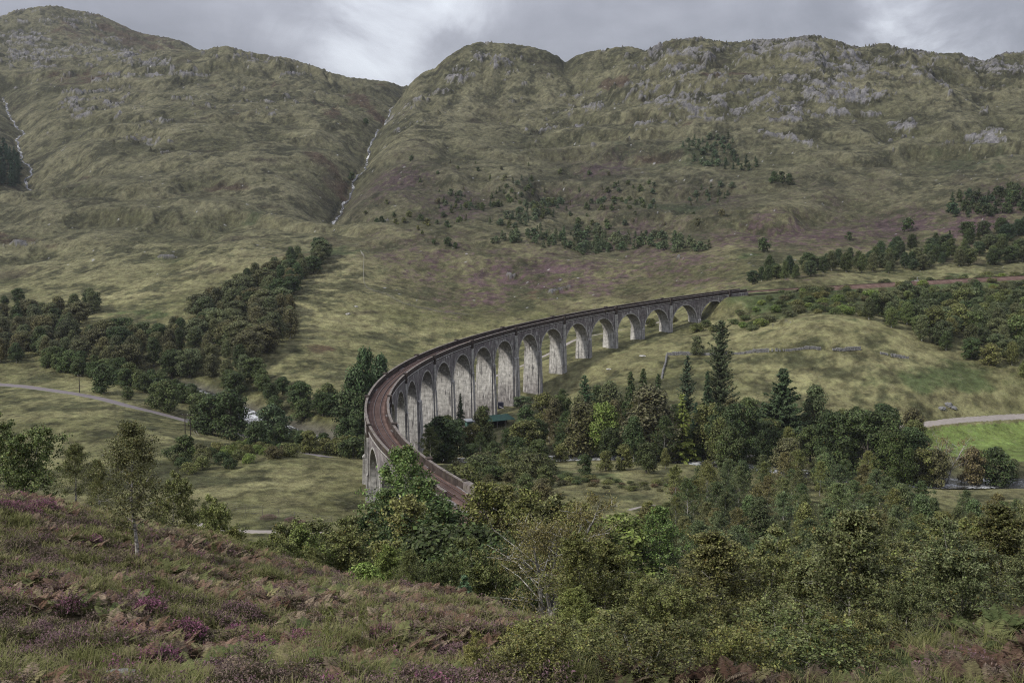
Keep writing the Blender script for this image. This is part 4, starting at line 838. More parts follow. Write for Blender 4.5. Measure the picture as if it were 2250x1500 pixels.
# ------------------------------------------------------------------ trees
m, nt, b = new_mat('leafage', .55, .22); g = G(nt); M['leaf'] = m
oi = nt.nodes.new('ShaderNodeObjectInfo'); at = nt.nodes.new('ShaderNodeAttribute'); at.attribute_name = 'Col'
sp_ = nt.nodes.new('ShaderNodeSeparateColor'); nt.links.new(at.outputs['Color'], sp_.inputs[0]); r_, g_, b_ = sp_.outputs
cc = g.hsv(oi.outputs['Color'], g.math('ADD', .482, g.math('MULTIPLY', g_, .036)), g.rng(g_, 0, 1, .85, 1.1), g.rng(r_, 0, 1, .35, 1.95))
cc = g.mix(g.math('MULTIPLY', b_, .85), cc, (.16, .115, .030))
nt.links.new(cc, b.inputs['Base Color'])
tr = nt.nodes.new('ShaderNodeBsdfTranslucent'); nt.links.new(cc, tr.inputs[0]); ms = nt.nodes.new('ShaderNodeMixShader'); ms.inputs[0].default_value = .22
nt.links.new(b.outputs[0], ms.inputs[1]); nt.links.new(tr.outputs[0], ms.inputs[2]); nt.links.new(ms.outputs[0], nt.nodes['Material Output'].inputs[0])
def bark(name, c1, c2, fx=6, fz=1.2):
    m, nt, b = new_mat(name, .9, .15); g = G(nt); nt.links.new(g.mix(g.rng(g.noise(g.scale(g.obj(), fx, fx, fz), 1, 4, .7), .42, .58), c1, c2), b.inputs['Base Color']); return m
M['bark'] = bark('grey_brown_bark', (.045, .038, .032), (.13, .12, .105)); M['birchbark'] = bark('white_birch_bark', (.07, .06, .055), (.42, .40, .37), 2.5, 7); M['palebark'] = bark('pale_lichened_bark', (.14, .13, .12), (.46, .45, .42)); M['darkbark'] = bark('dark_conifer_bark', (.03, .024, .02), (.08, .065, .055))

def leaves(c, nrm, size, asp=1.35, rg=None, tone=None, yellow=0.):
    rg = rg or rng; n = len(c); nrm = nrm / (np.linalg.norm(nrm, axis=1)[:, None] + 1e-9)
    r = rg.normal(size=(n, 3)); t = np.cross(nrm, r); t /= np.linalg.norm(t, axis=1)[:, None] + 1e-9; b = np.cross(nrm, t)
    s = size * rg.uniform(.6, 1.25, n); t = t * (s * asp / 2)[:, None]; b = b * (s / asp / 2)[:, None]
    k = nrm * (s * .12)[:, None]
    v = np.stack([c - t, c - b + k, c + t, c + b + k], 1).reshape(-1, 3); I = np.arange(n) * 4
    q = np.stack([I, I + 1, I + 2, I + 3], 1)
    tone = rg.uniform(0, 1, n) if tone is None else np.clip(tone, 0, 1)
    cl = np.stack([tone, rg.uniform(0, 1, n), (rg.random(n) < yellow).astype(float) * rg.uniform(.4, 1, n)], 1)
    return v, q, np.repeat(cl, 4, 0)
def crown_mesh(name, parts):
    V = []; Q = []; Cc = []; n = 0
    for v, q, c_ in parts: V.append(v); Q.append(q + n); Cc.append(c_); n += len(v)
    return mesh_np(name, np.vstack(V), np.vstack(Q), None, M['leaf'], False, np.vstack(Cc))
def unit(rg, n):
    v = rg.normal(size=(n, 3)); return v / np.linalg.norm(v, axis=1)[:, None]
def broad(seed, h=12., rad=4.6, nl=22, n=7000, ls=.42, low=.16, shape='round', lobe=.36, barkm='bark', yellow=.01, limbs=True, dens=1., flat=.8):
    rg = np.random.default_rng(seed); lob = []
    for i in range(nl):
        f = (i + .5) / nl; zc = low + (1 - low) * (f ** .85)          # height fraction
        if shape == 'round': env = math.sqrt(max(0.02, 1 - ((zc - .52) / .56) ** 2))
        elif shape == 'egg': env = max(.12, (1 - ((zc - .38) / .66) ** 2)) ** .7
        elif shape == 'birch': env = max(.10, min(1., (zc + .05) / .35) * (1 - max(0, zc - .42) / .66) ** .8)
        elif shape == 'wide': env = math.sqrt(max(0.05, 1 - ((zc - .45) / .60) ** 2)) * 1.15
        else: env = 1.
        a = i * 2.39996 + rg.uniform(-.5, .5); rr = rad * env * rg.uniform(.35, .78) * (1 if i < nl - 2 else .3)
        lr = rad * lobe * rg.uniform(.7, 1.25) * (1.1 - .35 * zc)
        lob.append((rr * math.cos(a), rr * math.sin(a), min(zc * h, h - lr * .7), lr))
    L = np.array(lob); wts_ = L[:, 3] ** 2; wts_ /= wts_.sum(); k = rg.choice(len(L), n, p=wts_)
    d = unit(rg, n); d[:, 2] = np.abs(d[:, 2]) * np.where(rg.random(n) < .72, 1, -1); d /= np.linalg.norm(d, axis=1)[:, None]
    # secondary clumping on each lobe
    cl = perlin(d[:, 0] * 2.6 + k * 3.7, d[:, 1] * 2.6 + d[:, 2] * 2.1, seed); rr = 1 + .42 * cl; stray = rg.random(n) < .14; rr = np.where(stray, rr * rg.uniform(1., 1.32, n), rr); inner = rg.random(n) < .20
    rr = np.where(inner, rg.uniform(.2, .8, n), rr * rg.uniform(.86, 1.08, n))
    c_ = L[k, :3] + d * (L[k, 3] * rr)[:, None] * np.array([1, 1, flat]); c_[:, 2] = np.maximum(c_[:, 2], .06 * h)
    nr = d * 1.0 + unit(rg, n) * .75 + np.array([0, 0, .25])
    tone = .40 + .30 * cl + rg.normal(0, .24, n) + (rg.random(len(L)) * .30 - .15)[k]
    cm = crown_mesh('crown', [leaves(c_, nr, ls, 1.3, rg, tone, yellow)])
    mb = MB(); top = h * .82; lean = rg.uniform(-.3, .3, 2); pts = [(lean[0] * t * t, lean[1] * t * t, -.4 + (top + .4) * t) for t in np.linspace(0, 1, 7)]; r0 = h * .021
    mb.tube(pts, r0 * np.array([1.35, 1, .9, .72, .55, .35, .12]), 7)
    for (x_, y_, z_, lr) in lob[: 16 if limbs else 6]:
        zb = max(.12 * h, min(z_ * .62, top * .8)); s0 = np.array([0, 0, zb]); s1 = np.array([x_, y_, z_]); mid = (s0 + s1) / 2 + np.array([0, 0, .08 * h]) * rg.uniform(0, 1) + rg.normal(0, .02 * h, 3)
        mb.tube([s0, mid, s1], [r0 * .5, r0 * .32, r0 * .10], 5, False)
    return mb.mesh('trunk', M[barkm]), cm
def conifer(seed, h=16., rad=3.0, n_l=26, ls=.34, droop=.25, per=9, barkm='darkbark', sparse=1., up=False, low=.04, pw=.8):
    rg = np.random.default_rng(seed); C0 = []; Nn = []; T = []; mb = MB(); r0 = h * .014
    mb.tube([(0, 0, -.4), (0, 0, h * .35), (0, 0, h * .7), (0, 0, h)], [r0 * 1.2, r0, r0 * .55, r0 * .1], 6)
    for i in range(n_l):
        f = low + (1 - low) * i / n_l; zc = f * h; L_ = rad * (1 - f) ** pw * rg.uniform(.7, 1.2) + .18
        for j in range(per):
            a = rg.uniform(0, 2 * pi); l_ = L_ * rg.uniform(.6, 1.15); m_ = max(4, int(l_ * 8 * sparse)); t = np.sqrt(rg.random(m_ * 3)) if not up else rg.random(m_ * 3)
            side = rg.normal(0, .16, m_ * 3) * l_ * (1.1 - t) ; z_ = zc + (t * l_ * (.55 if up else .10)) - droop * l_ * t * t + rg.normal(0, .07, m_ * 3)
            ca_, sa_ = cos(a), sin(a); x_ = t * l_ * ca_ - side * sa_; y_ = t * l_ * sa_ + side * ca_
            C0.append(np.stack([x_, y_, z_], 1)); Nn.append(np.stack([ca_ * .5 + 0 * t, sa_ * .5 + 0 * t, .9 + 0 * t], 1) + rg.normal(0, .45, (len(t), 3))); T.append(.22 + .5 * t * rg.uniform(.6, 1.2) + rg.normal(0, .1, len(t)))
            if j < 4: mb.tube([(0, 0, zc), (l_ * .8 * ca_, l_ * .8 * sa_, zc - droop * l_ * .6 + (l_ * .45 if up else 0))], [r0 * .22, r0 * .05], 4, False)
    cm = crown_mesh('crown', [leaves(np.vstack(C0), np.vstack(Nn), ls, 1.7, rg, np.concatenate(T), .0)]); return mb.mesh('trunk', M[barkm]), cm
def branchy(seed, h=5.5, rad=1.8, n_leaf=16000, ls=.055, barkm='birchbark', yellow=.06, clear=.10, nl=34, tw=8, bend=.5, r0=None, spread=.35, wid=1.0, multi=1, lsp=.17, gam=.85):
    """an open birch: stem(s), limbs, twigs, leaves strung along the twigs"""
    rg = np.random.default_rng(seed); mb = MB(); r0 = r0 or h * .0105; TW = []
    for s_ in range(multi):
        az = rg.uniform(0, 2 * pi); ln = (0 if multi == 1 else rg.uniform(.18, .42)) * h; hh = h * (1 if s_ == 0 else rg.uniform(.75, .98))
        tt = np.linspace(0, 1, 9); wob = np.cumsum(rg.normal(0, .012 * h, (9, 2)), 0) * bend
        st_ = np.stack([wob[:, 0] + cos(az) * ln * tt ** 1.2, wob[:, 1] + sin(az) * ln * tt ** 1.2, -.25 + (hh + .25) * tt], 1); mb.tube(st_, r0 * (1.25 - 1.2 * tt) / (1 if multi == 1 else 1.3), 7)
        for i in range(nl // multi):
            f = clear + (1 - clear) * ((i + .5) / (nl // multi)) ** gam; p0 = np.array([np.interp(f, tt, st_[:, k]) for k in range(3)])
            env = min(1., (f - clear + .10) / .26) * (1 - max(0, f - .40) / .64) ** .75; a = i * 2.4 + rg.uniform(-.6, .6); l_ = rad * wid * max(.14, env) * rg.uniform(.7, 1.15)
            d = np.array([cos(a), sin(a), rg.uniform(.45, 1.1)]); p1 = p0 + d / np.linalg.norm(d) * l_ * .55; p2 = p1 + np.array([cos(a + rg.uniform(-.5, .5)), sin(a + rg.uniform(-.5, .5)), rg.uniform(.1, .7)]) * l_ * .5
            mb.tube([p0, p1, p2], [r0 * .34 * (1.1 - f), r0 * .2 * (1.1 - f), r0 * .06], 4, False)
            for j in range(tw):
                t = rg.uniform(.25, 1.); q0 = p0 + (p1 - p0) * min(1, t * 2) if t < .5 else p1 + (p2 - p1) * (t * 2 - 1)
                q1 = q0 + unit(rg, 1)[0] * np.array([1, 1, .8]) * l_ * spread * rg.uniform(.6, 1.3) + np.array([0, 0, .05 * l_]); TW.append((q0, q1))
                if j < 4: mb.tube([q0, q1], [r0 * .07, r0 * .03], 3, False)
    A = np.array([t[0] for t in TW]); B = np.array([t[1] for t in TW]); k = rg.integers(0, len(TW), n_leaf); t = rg.random(n_leaf) ** .8
    c_ = A[k] + (B[k] - A[k]) * t[:, None] + rg.normal(0, 1, (n_leaf, 3)) * lsp * (h / 5.5) * .55
    tone = .40 + rg.normal(0, .30, n_leaf) + (rg.random(len(TW)) * .3 - .15)[k]
    cm = crown_mesh('crown', [leaves(c_, unit(rg, n_leaf) + np.array([0, 0, .5]), ls, 1.25, rg, tone, yellow)]); return mb.mesh('trunk', M[barkm]), cm
PR = {}
PR['broad'] = ('broadleaf_tree', 12., [broad(s, 12, 4.6, 24, 9000, .40) for s in (1, 2, 3, 4)])
PR['oak'] = ('broadleaf_tree', 15., [broad(s, 15, 7.6, 34, 16000, .42, shape='wide', lobe=.27, low=.14) for s in (11, 12)])
PR['birch'] = ('birch_tree', 11., [broad(s, 11, 3.1, 26, 8000, .30, shape='birch', lobe=.40, barkm='palebark', flat=1.1, low=.14) for s in (21, 22, 23, 24)])
PR['alder'] = ('broadleaf_tree', 8., [broad(s, 8, 3.0, 16, 5200, .32, shape='egg', lobe=.42, low=.1) for s in (31, 32, 33)])
PR['bush'] = ('bush', 3.2, [broad(s, 3.2, 2.1, 13, 2600, .24, shape='wide', lobe=.45, low=.12, limbs=False) for s in (41, 42, 43)])
PR['spruce'] = ('spruce_tree', 16., [conifer(s, 16, 3.3, 30, .36) for s in (51, 52)])
PR['fir_wide'] = ('conifer_tree', 14., [conifer(s, 14, 5.2, 22, .46, .12, 10, up=True, low=.10) for s in (55,)])
PR['larch'] = ('larch_tree', 15., [conifer(57, 15, 3.8, 24, .34, .18, 8, sparse=.8)])
PR['tall'] = ('conifer_tree', 27., [conifer(59, 27, 5.4, 36, .50, .0, 7, up=True, sparse=.55, low=.13, pw=.42)])
PR['slim'] = ('conifer_tree', 18., [conifer(61, 18, 2.7, 30, .36, .0, 7, up=True, sparse=.8, low=.06, pw=.6)])
PR['pine'] = ('pine_tree', 10., [broad(63, 10, 5.0, 13, 5200, .30, shape='wide', lobe=.30, low=.52, barkm='darkbark', flat=.42)])
PR['farspruce'] = ('young_spruce', 7., [conifer(s, 7, 1.9, 10, .55, .1, 6, sparse=.6) for s in (71, 72)])
PR['farbush'] = ('hillside_birch', 5., [broad(s, 5, 2.2, 9, 800, .50, shape='egg', lobe=.46, low=.12, limbs=False) for s in (75, 76, 77)])
PR['near'] = ('birch_tree', 5.5, [branchy(s, 5.5, 2.1, 19000, .086, yellow=.06, nl=44, tw=11, lsp=.14) for s in (81, 82, 83)])
PR['nearwide'] = ('birch_tree', 5., [branchy(s, 5.0, 2.4, 21000, .086, yellow=.05, multi=3, nl=51, tw=11, clear=.08, lsp=.14) for s in (85, 86)])
PR['scrub'] = ('birch_scrub', 1.8, [branchy(s, 1.8, 1.25, 6500, .055, yellow=.08, multi=4, nl=36, tw=7, clear=.03, lsp=.30) for s in (191, 192)])
PR['airy'] = ('birch_tree', 5.5, [branchy(s, 5.5, 1.7, 15000, .060, yellow=.05, nl=40, tw=9, clear=.26, r0=.06) for s in (181, 182)])
PR['sapling'] = ('birch_sapling', 2.6, [branchy(s, 2.6, .95, 2600, .055, yellow=.10, nl=20, tw=5, clear=.05) for s in (88, 89)])
PR['open'] = ('birch_tree', 8.5, [branchy(91, 8.5, 4.2, 17000, .080, 'palebark', .12, multi=5, nl=58, tw=8, bend=1.6, r0=.21, spread=.30, clear=.18)])
PR['bare'] = ('bare_tree', 11., [branchy(93, 11, 4.2, 900, .20, 'palebark', .3, multi=4, nl=44, tw=8, bend=1.3, r0=.16, spread=.3, clear=.22)])
PR['mid_open'] = ('birch_tree', 9., [branchy(s, 9, 3.2, 9000, .16, 'palebark', .05, nl=34, tw=8, clear=.10, lsp=.16) for s in (95, 96)])
LG = dict(near=2.25, nearwide=2.25, airy=1.9, open=2.4, sapling=2.4, scrub=2.1, mid_open=2.35, birch=1.9, alder=1.85, farbush=1.8, farspruce=1.8, spruce=1.7)
UNSPLIT = ('farspruce', 'farbush')
TREES = []   # occupied (x, Y, r)
def tree(kind, px, Y, h, colr, lab, cat='tree', grp=None, wid=1., xy=None, var=None, name=None, sink=.15, jit=0.):
    nm, h0, meshes = PR[kind]; tm, cm = meshes[R_.randrange(len(meshes)) if var is None else var]
    if xy is None: xx, yy, zz = place(px, Y)
    else: xx, yy = xy; zz = float(HG(xx, yy)[0])
    s = h / h0; nm = name or nm
    jj = 1 + R_.uniform(-jit, jit); jw = 1 + R_.uniform(-.35, .35) * jit; lg = LG.get(kind, 1.75); c3 = (colr[0] * jj * jw * lg * 1.06, colr[1] * jj * lg, colr[2] * jj * lg * .80)
    root = empty(nm, (xx, yy, zz - sink * s), R_.uniform(0, 6.28)); root.scale = (s * wid, s * wid, s); tag(root, lab, cat, grp)
    t = link('trunk' if 'bush' not in nm else 'stem', tm, root); o = link('crown' if 'bush' not in nm else 'foliage', cm, root); o.color = (*c3, 1)
    TREES.append((xx, yy, 2)); return root
def treetop(kind, px, top, Y, colr, lab, **k):
    """a tree at depth Y whose top stands as high as the photo's"""
    xx, yy, zz = place(px, Y); e = ae(px, top)[1]; h = e * yy - zz; return tree(kind, px, Y, max(h, 1.), colr, lab, **k)
GD = (.030, .046, .021); GM = (.044, .060, .026); GL = (.080, .112, .034); GY = (.100, .125, .038); GB = (.026, .044, .025); GG = (.056, .068, .038); BR = (.060, .062, .034); OL = (.070, .078, .032); GS = (.045, .066, .044)
S = {}
def S_(kind, px, top, Y, colr, lab, **k): treetop(kind, px, top, Y, colr, lab, **k)
# --- behind the viaduct's foot and centre, one by one
S_('pine', 1149, 868, 374, (.052, .075, .045), 'flat topped pine with dark trunk standing right of the tall pier')
S_('spruce', 1012, 862, 366, GB, 'narrow dark spruce growing against a tall viaduct pier above the small shed', wid=.75)
S_('alder', 983, 912, 350, GY, 'bright yellow green tree pressed against the viaduct piers', wid=1.0)
S_('broad', 958, 958, 340, OL, 'olive green rounded tree nearest the foot of the curving parapet')
S_('broad', 1020, 968, 338, GM, 'mid green spreading tree in front of the white bags')
S_('broad', 1082, 966, 334, GM, 'rounded green tree in front of the green roofed shed')
S_('oak', 1180, 921, 330, GD, 'big dark round tree right of the green roofed shed', wid=.8)
S_('broad', 1120, 940, 333, GD, 'dark green tree between the shed and the big dark round tree')
S_('broad', 1235, 950, 324, GD, 'dark tree on the right flank of the big dark round tree')
S_('birch', 1278, 886, 322, BR, 'brownish green domed tree behind the big dark round tree', wid=1.5)
S_('slim', 1284, 822, 348, (.035, .062, .036), 'pointed green tree at the left end of the tall conifer group', wid=1.5)
S_('broad', 1232, 868, 350, GM, 'green tree below the meadow, left of the pointed trees', wid=.85)
S_('birch', 1338, 838, 350, GG, 'dull green oval tree between the pointed trees', wid=1.1)
S_('broad', 1330, 886, 318, GL, 'light green leafy tree in the middle of the wood', wid=.8)
S_('spruce', 1385, 812, 346, GD, 'dark spruce at the left of the tall spruce trio'); S_('spruce', 1412, 806, 350, GD, 'tallest dark spruce in the middle of the spruce trio'); S_('spruce', 1444, 818, 346, (.030, .048, .022), 'dark spruce at the right of the tall spruce trio')
S_('birch', 1425, 852, 314, (.060, .062, .040), 'large grey brown birch in the centre of the wood', wid=1.5)
S_('larch', 1497, 860, 314, GY, 'pale yellow green larch lighting up the dark wood')
S_('slim', 1508, 778, 352, (.034, .052, .036), 'slender dark conifer left of the very tall open tree')
S_('tall', 1580, 703, 360, (.040, .054, .032), 'very tall open conifer standing above the whole wood', wid=.95)
S_('spruce', 1552, 812, 352, GB, 'dark spruce at the foot of the very tall open conifer', wid=.8)
S_('spruce', 1528, 880, 325, (.020, .042, .030), 'blue green spruce right of the yellow green larch', wid=.9)
S_('alder', 1532, 738, 432, GG, 'round bush like tree beside the dry stone wall behind the very tall conifer', wid=1.)
S_('fir_wide', 1716, 806, 330, (.032, .050, .028), 'broad dark blue green conifer standing right of the oak wood')
S_('birch', 1790, 848, 336, (.055, .075, .040), 'airy grey green birch right of the broad blue green conifer')
S_('oak', 1612, 888, 306, GD, 'dark spreading oak below the very tall open conifer', wid=.95)
S_('broad', 1565, 888, 318, OL, 'olive tree between the spruce and the dark spreading oak')
S_('oak', 1680, 925, 312, (.030, .044, .020), 'dark oak at the meadow edge left of the forest track')
S_('oak', 1905, 903, 300, (.034, .050, .021), 'largest dark oak on the right, in front of the pale road', wid=1.08)
S_('oak', 1835, 905, 306, GD, 'dark oak left of the largest oak', wid=.8)
S_('oak', 1960, 950, 292, (.040, .058, .022), 'lower dark oak right of the largest oak', wid=.75)
S_('broad', 1780, 935, 312, GM, 'green tree between the oaks and the airy birch')
S_('bare', 2080, 934, 300, (.12, .10, .06), 'tall bare branched tree standing before the bright green playing field')
S_('bare', 2050, 955, 303, (.12, .10, .06), 'smaller bare branched tree left of the tall bare one', wid=.8)
S_('alder', 2020, 985, 296, OL, 'olive bush like tree left of the bare trees'); S_('alder', 2055, 988, 296, BR, 'brownish tree at the foot of the bare trees')
S_('alder', 2135, 984, 300, (.085, .075, .045), 'small brown leaved tree on the river bank'); S_('alder', 2184, 983, 300, GD, 'small dark green tree on the river bank before the playing field', wid=1.15)
S_('alder', 2225, 1008, 309, GG, 'low grey green tree at the frame edge by the river')
S_('alder', 1285, 997, 270, GD, 'small round dark tree alone on the brown bracken clearing'); S_('alder', 1330, 990, 276, OL, 'small olive tree beside the round dark tree'); S_('broad', 1420, 972, 276, (.038, .050, .024), 'rounded green tree at the right end of the clearing', wid=1.0); S_('alder', 1372, 975, 280, OL, 'olive tree behind the clearing')
S_('birch', 1462, 985, 284, OL, 'thin olive tree at the forest edge right of the clearing')
# --- left of the viaduct
S_('birch', 803, 770, 356, (.036, .062, .030), 'tall pointed green tree left of the viaduct curve', wid=.62, var=0); S_('birch', 785, 812, 352, (.034, .056, .028), 'green tree on the left flank of the tall pointed one by the viaduct', wid=.8, var=1)
S_('birch', 838, 782, 372, (.036, .062, .034), 'second pointed green tree tucked behind the viaduct parapet', wid=.8)
S_('broad', 782, 858, 350, GD, 'dark leafy tree below the pointed trees left of the viaduct'); S_('broad', 772, 915, 338, (.028, .044, .020), 'dark tree at the river left of the viaduct pier'); S_('broad', 800, 955, 322, GD, 'dark tree against the outer viaduct wall')
S_('oak', 700, 522, 682, (.022, .040, .022), 'big dark domed tree alone at the top of the wooded ravine', wid=.85)
S_('broad', 655, 560, 668, GD, 'dark tree just left of the big domed tree'); S_('alder', 722, 556, 684, GD, 'small dark tree right under the big domed tree', wid=1.2)
S_('broad', 40, 633, 620, GD, 'rounded dark tree alone on the slope at the far left edge'); S_('broad', 10, 650, 610, GD, 'dark tree beside the rounded one at the far left edge')
for i, (px_, tp, Y_, c_, lb) in enumerate(((345, 838, 385, GM, 'small round green tree beside the road, leftmost of the roadside pair'), (366, 834, 380, GM, 'small round green tree with visible trunk beside the road, right of the roadside pair'), (280, 848, 392, GM, 'low green tree by the road beyond the telegraph pole'), (465, 866, 352, GD, 'dark roadside tree above the double legged electricity pole'), (508, 856, 350, GD, 'tall dark roadside tree nearest the white river rapids'), (444, 862, 362, GM, 'green roadside tree behind the double legged pole'), (562, 925, 316, GD, 'dark round tree beside the road where it reaches the river'), (598, 890, 335, (.040, .062, .036), 'feathery tree on the river bank in front of the rapids'), (408, 955, 288, (.036, .052, .022), 'large dark bush like tree below the road left of the bracken'), (530, 975, 300, OL, 'low olive bush like tree below the road bend'), (680, 945, 318, OL, 'olive tree beside the white water'), (615, 930, 322, GD, 'dark tree on the near bank of the rapids'))):
    S_('alder', px_, tp, Y_, c_, lb, wid=1.15)
# --- near end of the viaduct
S_('mid_open', 895, 985, 150, (.060, .092, .036), 'bright green leafy tree growing up in front of the viaduct track', wid=1.0, var=0)
S_('mid_open', 850, 1080, 148, (.042, .064, .028), 'green tree hiding the last pier of the viaduct', wid=1.0, var=1)
S_('mid_open', 925, 1055, 138, (.050, .076, .032), 'mid green tree below the bright green tree by the track', wid=1.2)
S_('mid_open', 905, 1100, 126, (.088, .095, .042), 'yellowish tree below the viaduct abutment', wid=1.2); S_('mid_open', 970, 1108, 124, (.032, .050, .022), 'dark green tree at the abutment wall', wid=1.4)
S_('mid_open', 1060, 1065, 140, (.070, .078, .030), 'olive birch leaning over the end of the viaduct parapet', wid=1.3); S_('mid_open', 1110, 1075, 142, (.075, .080, .034), 'olive birch right of the viaduct end', wid=1.2)
S_('mid_open', 820, 1130, 120, GD, 'dark tree below the outer pier'); S_('broad', 1040, 1160, 105, (.030, .042, .018), 'dark shrubby tree below the railway', wid=1.); S_('broad', 955, 1160, 108, (.030, .042, .018), 'dark shrubby tree in the gully before the abutment', wid=1.1)
S_('mid_open', 840, 1195, 92, OL, 'olive birch in the gully left of the dark thicket', wid=1.2); S_('mid_open', 990, 1215, 84, (.030, .045, .020), 'dark birch in the deep gully', wid=1.5); S_('mid_open', 1080, 1200, 82, GD, 'dark birch behind the open grey branched birch', wid=1.4); S_('mid_open', 900, 1225, 76, (.05, .065, .028), 'green birch at the gully edge', wid=1.3)
S_('mid_open', 1310, 1155, 120, (.062, .080, .030), 'green birch beside the hidden railway line', wid=1.2); S_('alder', 1365, 1130, 150, (.080, .105, .034), 'bright lime green tree seen through the open birch branches', wid=1.3); S_('mid_open', 1445, 1115, 150, (.056, .088, .032), 'vivid green tree at the left of the lower wood', wid=1.1)
# --- foreground birches, right
S_('open', 1190, 1062, 52, (.072, .070, .034), 'large open birch with twisting pale grey limbs in the middle foreground')
S_('near', 1335, 1190, 38, (.066, .074, .030), 'birch with thin yellowing leaves right of the open grey limbed birch', wid=1.3)
S_('near', 1560, 1168, 34, (.062, .066, .030), 'brown tinged birch with orange leaves in the middle of the foreground thicket', wid=1.5)
S_('nearwide', 1680, 1175, 37, (.072, .082, .038), 'grey green birch behind the dark stemmed foreground birch', wid=1.2)
S_('near', 1862, 1120, 27, (.056, .066, .034), 'tall dark stemmed foreground birch with glossy leaves', wid=1.25, var=1)
S_('nearwide', 2110, 1155, 27, (.058, .072, .040), 'wide bushy birch at the right foreground above the ferns', wid=1.15)
S_('nearwide', 2260, 1200, 30, (.056, .066, .036), 'birch cut by the right edge of the picture', wid=1.)
S_('near', 1760, 1230, 30, (.060, .070, .034), 'birch between the dark stemmed birch and the brown tinged one', wid=1.3)
S_('nearwide', 1440, 1265, 30, (.066, .076, .032), 'green birch left of the brown tinged foreground birch', wid=1.2)
S_('near', 1260, 1290, 30, (.080, .096, .036), 'light green birch in front of the open grey limbed birch', wid=1.4)
S_('nearwide', 1160, 1360, 21, (.120, .122, .048), 'small pale yellow green birch at the bottom of the picture centre', wid=1.1)
S_('near', 1330, 1340, 22.5, (.098, .112, .044), 'small light green birch at the bottom right of centre', wid=1.5)
S_('nearwide', 1560, 1360, 23, (.060, .068, .034), 'low dark birch at the bottom edge under the brown tinged birch', wid=1.)
S_('nearwide', 1990, 1270, 25, (.056, .068, .036), 'dark leafy birch between the dark stemmed birch and the wide bushy one', wid=.9)
S_('near', 1660, 1330, 24, (.058, .066, .032), 'slim birch at the bottom beside the dark stemmed birch', wid=1.3)
S_('nearwide', 1050, 1395, 24, (.105, .108, .045), 'low yellowish birch scrub where heather slope meets the thicket', wid=.8)
# --- foreground, left
S_('nearwide', 40, 905, 60, (.058, .078, .034), 'dense green birch at the left edge on the heather crest', wid=1.05)
S_('airy', 165, 975, 54, (.062, .072, .032), 'grey green birch between the dense birch and the white stemmed one', wid=1.3)
S_('airy', 297, 930, 41.5, (.062, .068, .034), 'birch with white stem standing alone on the heather slope', wid=1.15, var=0, name='birch_tree')
S_('airy', 225, 1010, 58, OL, 'thin birch just behind the white stemmed birch'); S_('nearwide', 375, 1050, 58, (.062, .072, .032), 'birch on the crest right of the white stemmed birch', wid=.9)
for i, (px_, tp, Y_, w_, c_) in enumerate(((455, 1105, 62, .9, (.080, .095, .040)), (520, 1160, 58, 1.2, OL), (590, 1168, 60, 1.2, (.075, .088, .038)), (655, 1158, 63, 1.2, (.078, .100, .038)), (715, 1150, 66, 1.2, (.062, .072, .034)), (770, 1165, 64, 1.2, (.070, .080, .036)), (420, 1150, 56, 1., OL), (860, 1200, 58, 1., (.080, .105, .036)), (560, 1195, 53, 1.3, (.07, .084, .036)), (690, 1205, 54, 1.2, (.066, .076, .034)))):
    S_('near' if i % 2 else 'nearwide', px_, tp, Y_, c_, ['bushy birch nearest the white stemmed birch along the crest', 'thin birch in front of the pale path', 'pale green birch below the pale path', 'light green birch under the right end of the pale path', 'dull green birch below the tall wire fence', 'birch at the right of the crest row under the fence', 'low olive birch beside the bushy crest birch', 'bright green birch at the gully edge below the yellowish tree', 'low wide birch on the crest under the thin birch', 'low birch on the crest under the dull green birch'][i], wid=w_)
S_('near', 900, 1210, 48, (.058, .070, .032), 'dark little birch with thin stem right of the lime green shrub', wid=1.2); S_('nearwide', 985, 1215, 52, (.045, .058, .026), 'dark birch thicket behind the small blue spruce')
S_('nearwide', 1075, 1190, 56, (.052, .064, .028), 'shaded birch left of the open grey limbed birch'); S_('farspruce', 1021, 1258, 47, (.048, .085, .055), 'small blue green spruce at the edge of the heather slope', wid=1.1, name='young_spruce')
S_('bush', 805, 1236, 48, (.090, .130, .040), 'vivid lime green shrub on the crest of the heather slope', cat='shrub'); 
for px_, tp, Y_, lb in ((728, 1325, 26, 'spindly birch sapling standing among the bracken in the heather'), (795, 1385, 27, 'small sapling right of the spindly one in the heather'), (540, 1290, 36, 'small sapling near the crest bracken'), (470, 1230, 44, 'light green sapling just below the crest')):
    S_('sapling', px_, tp, Y_, (.070, .082, .032), lb, cat='sapling', wid=.8)

# --- woods filled tree by tree
def scatter(poly, gap, maxn, seed, y0=90., pixpoly=True, ymin=0, ymax=1e9, avoid=0.):
    rr = random.Random(seed); W = np.array([hit(p[0], p[1], y0) for p in poly]) if pixpoly else np.array([((p[0] - 1125) / F * p[1], p[1]) for p in poly])
    x0, y0_ = W.min(0); x1, y1 = W.max(0); out = []; PL = np.array(poly, float)
    for _ in range(maxn * 30):
        xx, yy = rr.uniform(x0, x1), rr.uniform(y0_, y1)
        if not inpoly(np.array([xx]), np.array([yy]), W)[0]: continue
        if any((xx - a) ** 2 + (yy - b_) ** 2 < gap * gap for a, b_ in out): continue
        if avoid and any((xx - a) ** 2 + (yy - b_) ** 2 < avoid * avoid for a, b_, _r in TREES): continue
        out.append((xx, yy))
        if len(out) >= maxn: break
    return out
via_pts = vpt(np.linspace(-1, 22.5, 200), 0, 0)[:, :2]; trk_pts = np.vstack([vpt(np.linspace(-16, -1, 100), 0, 0)[:, :2], vpt(np.linspace(22.5, 27.5, 60), 0, 0)[:, :2]])
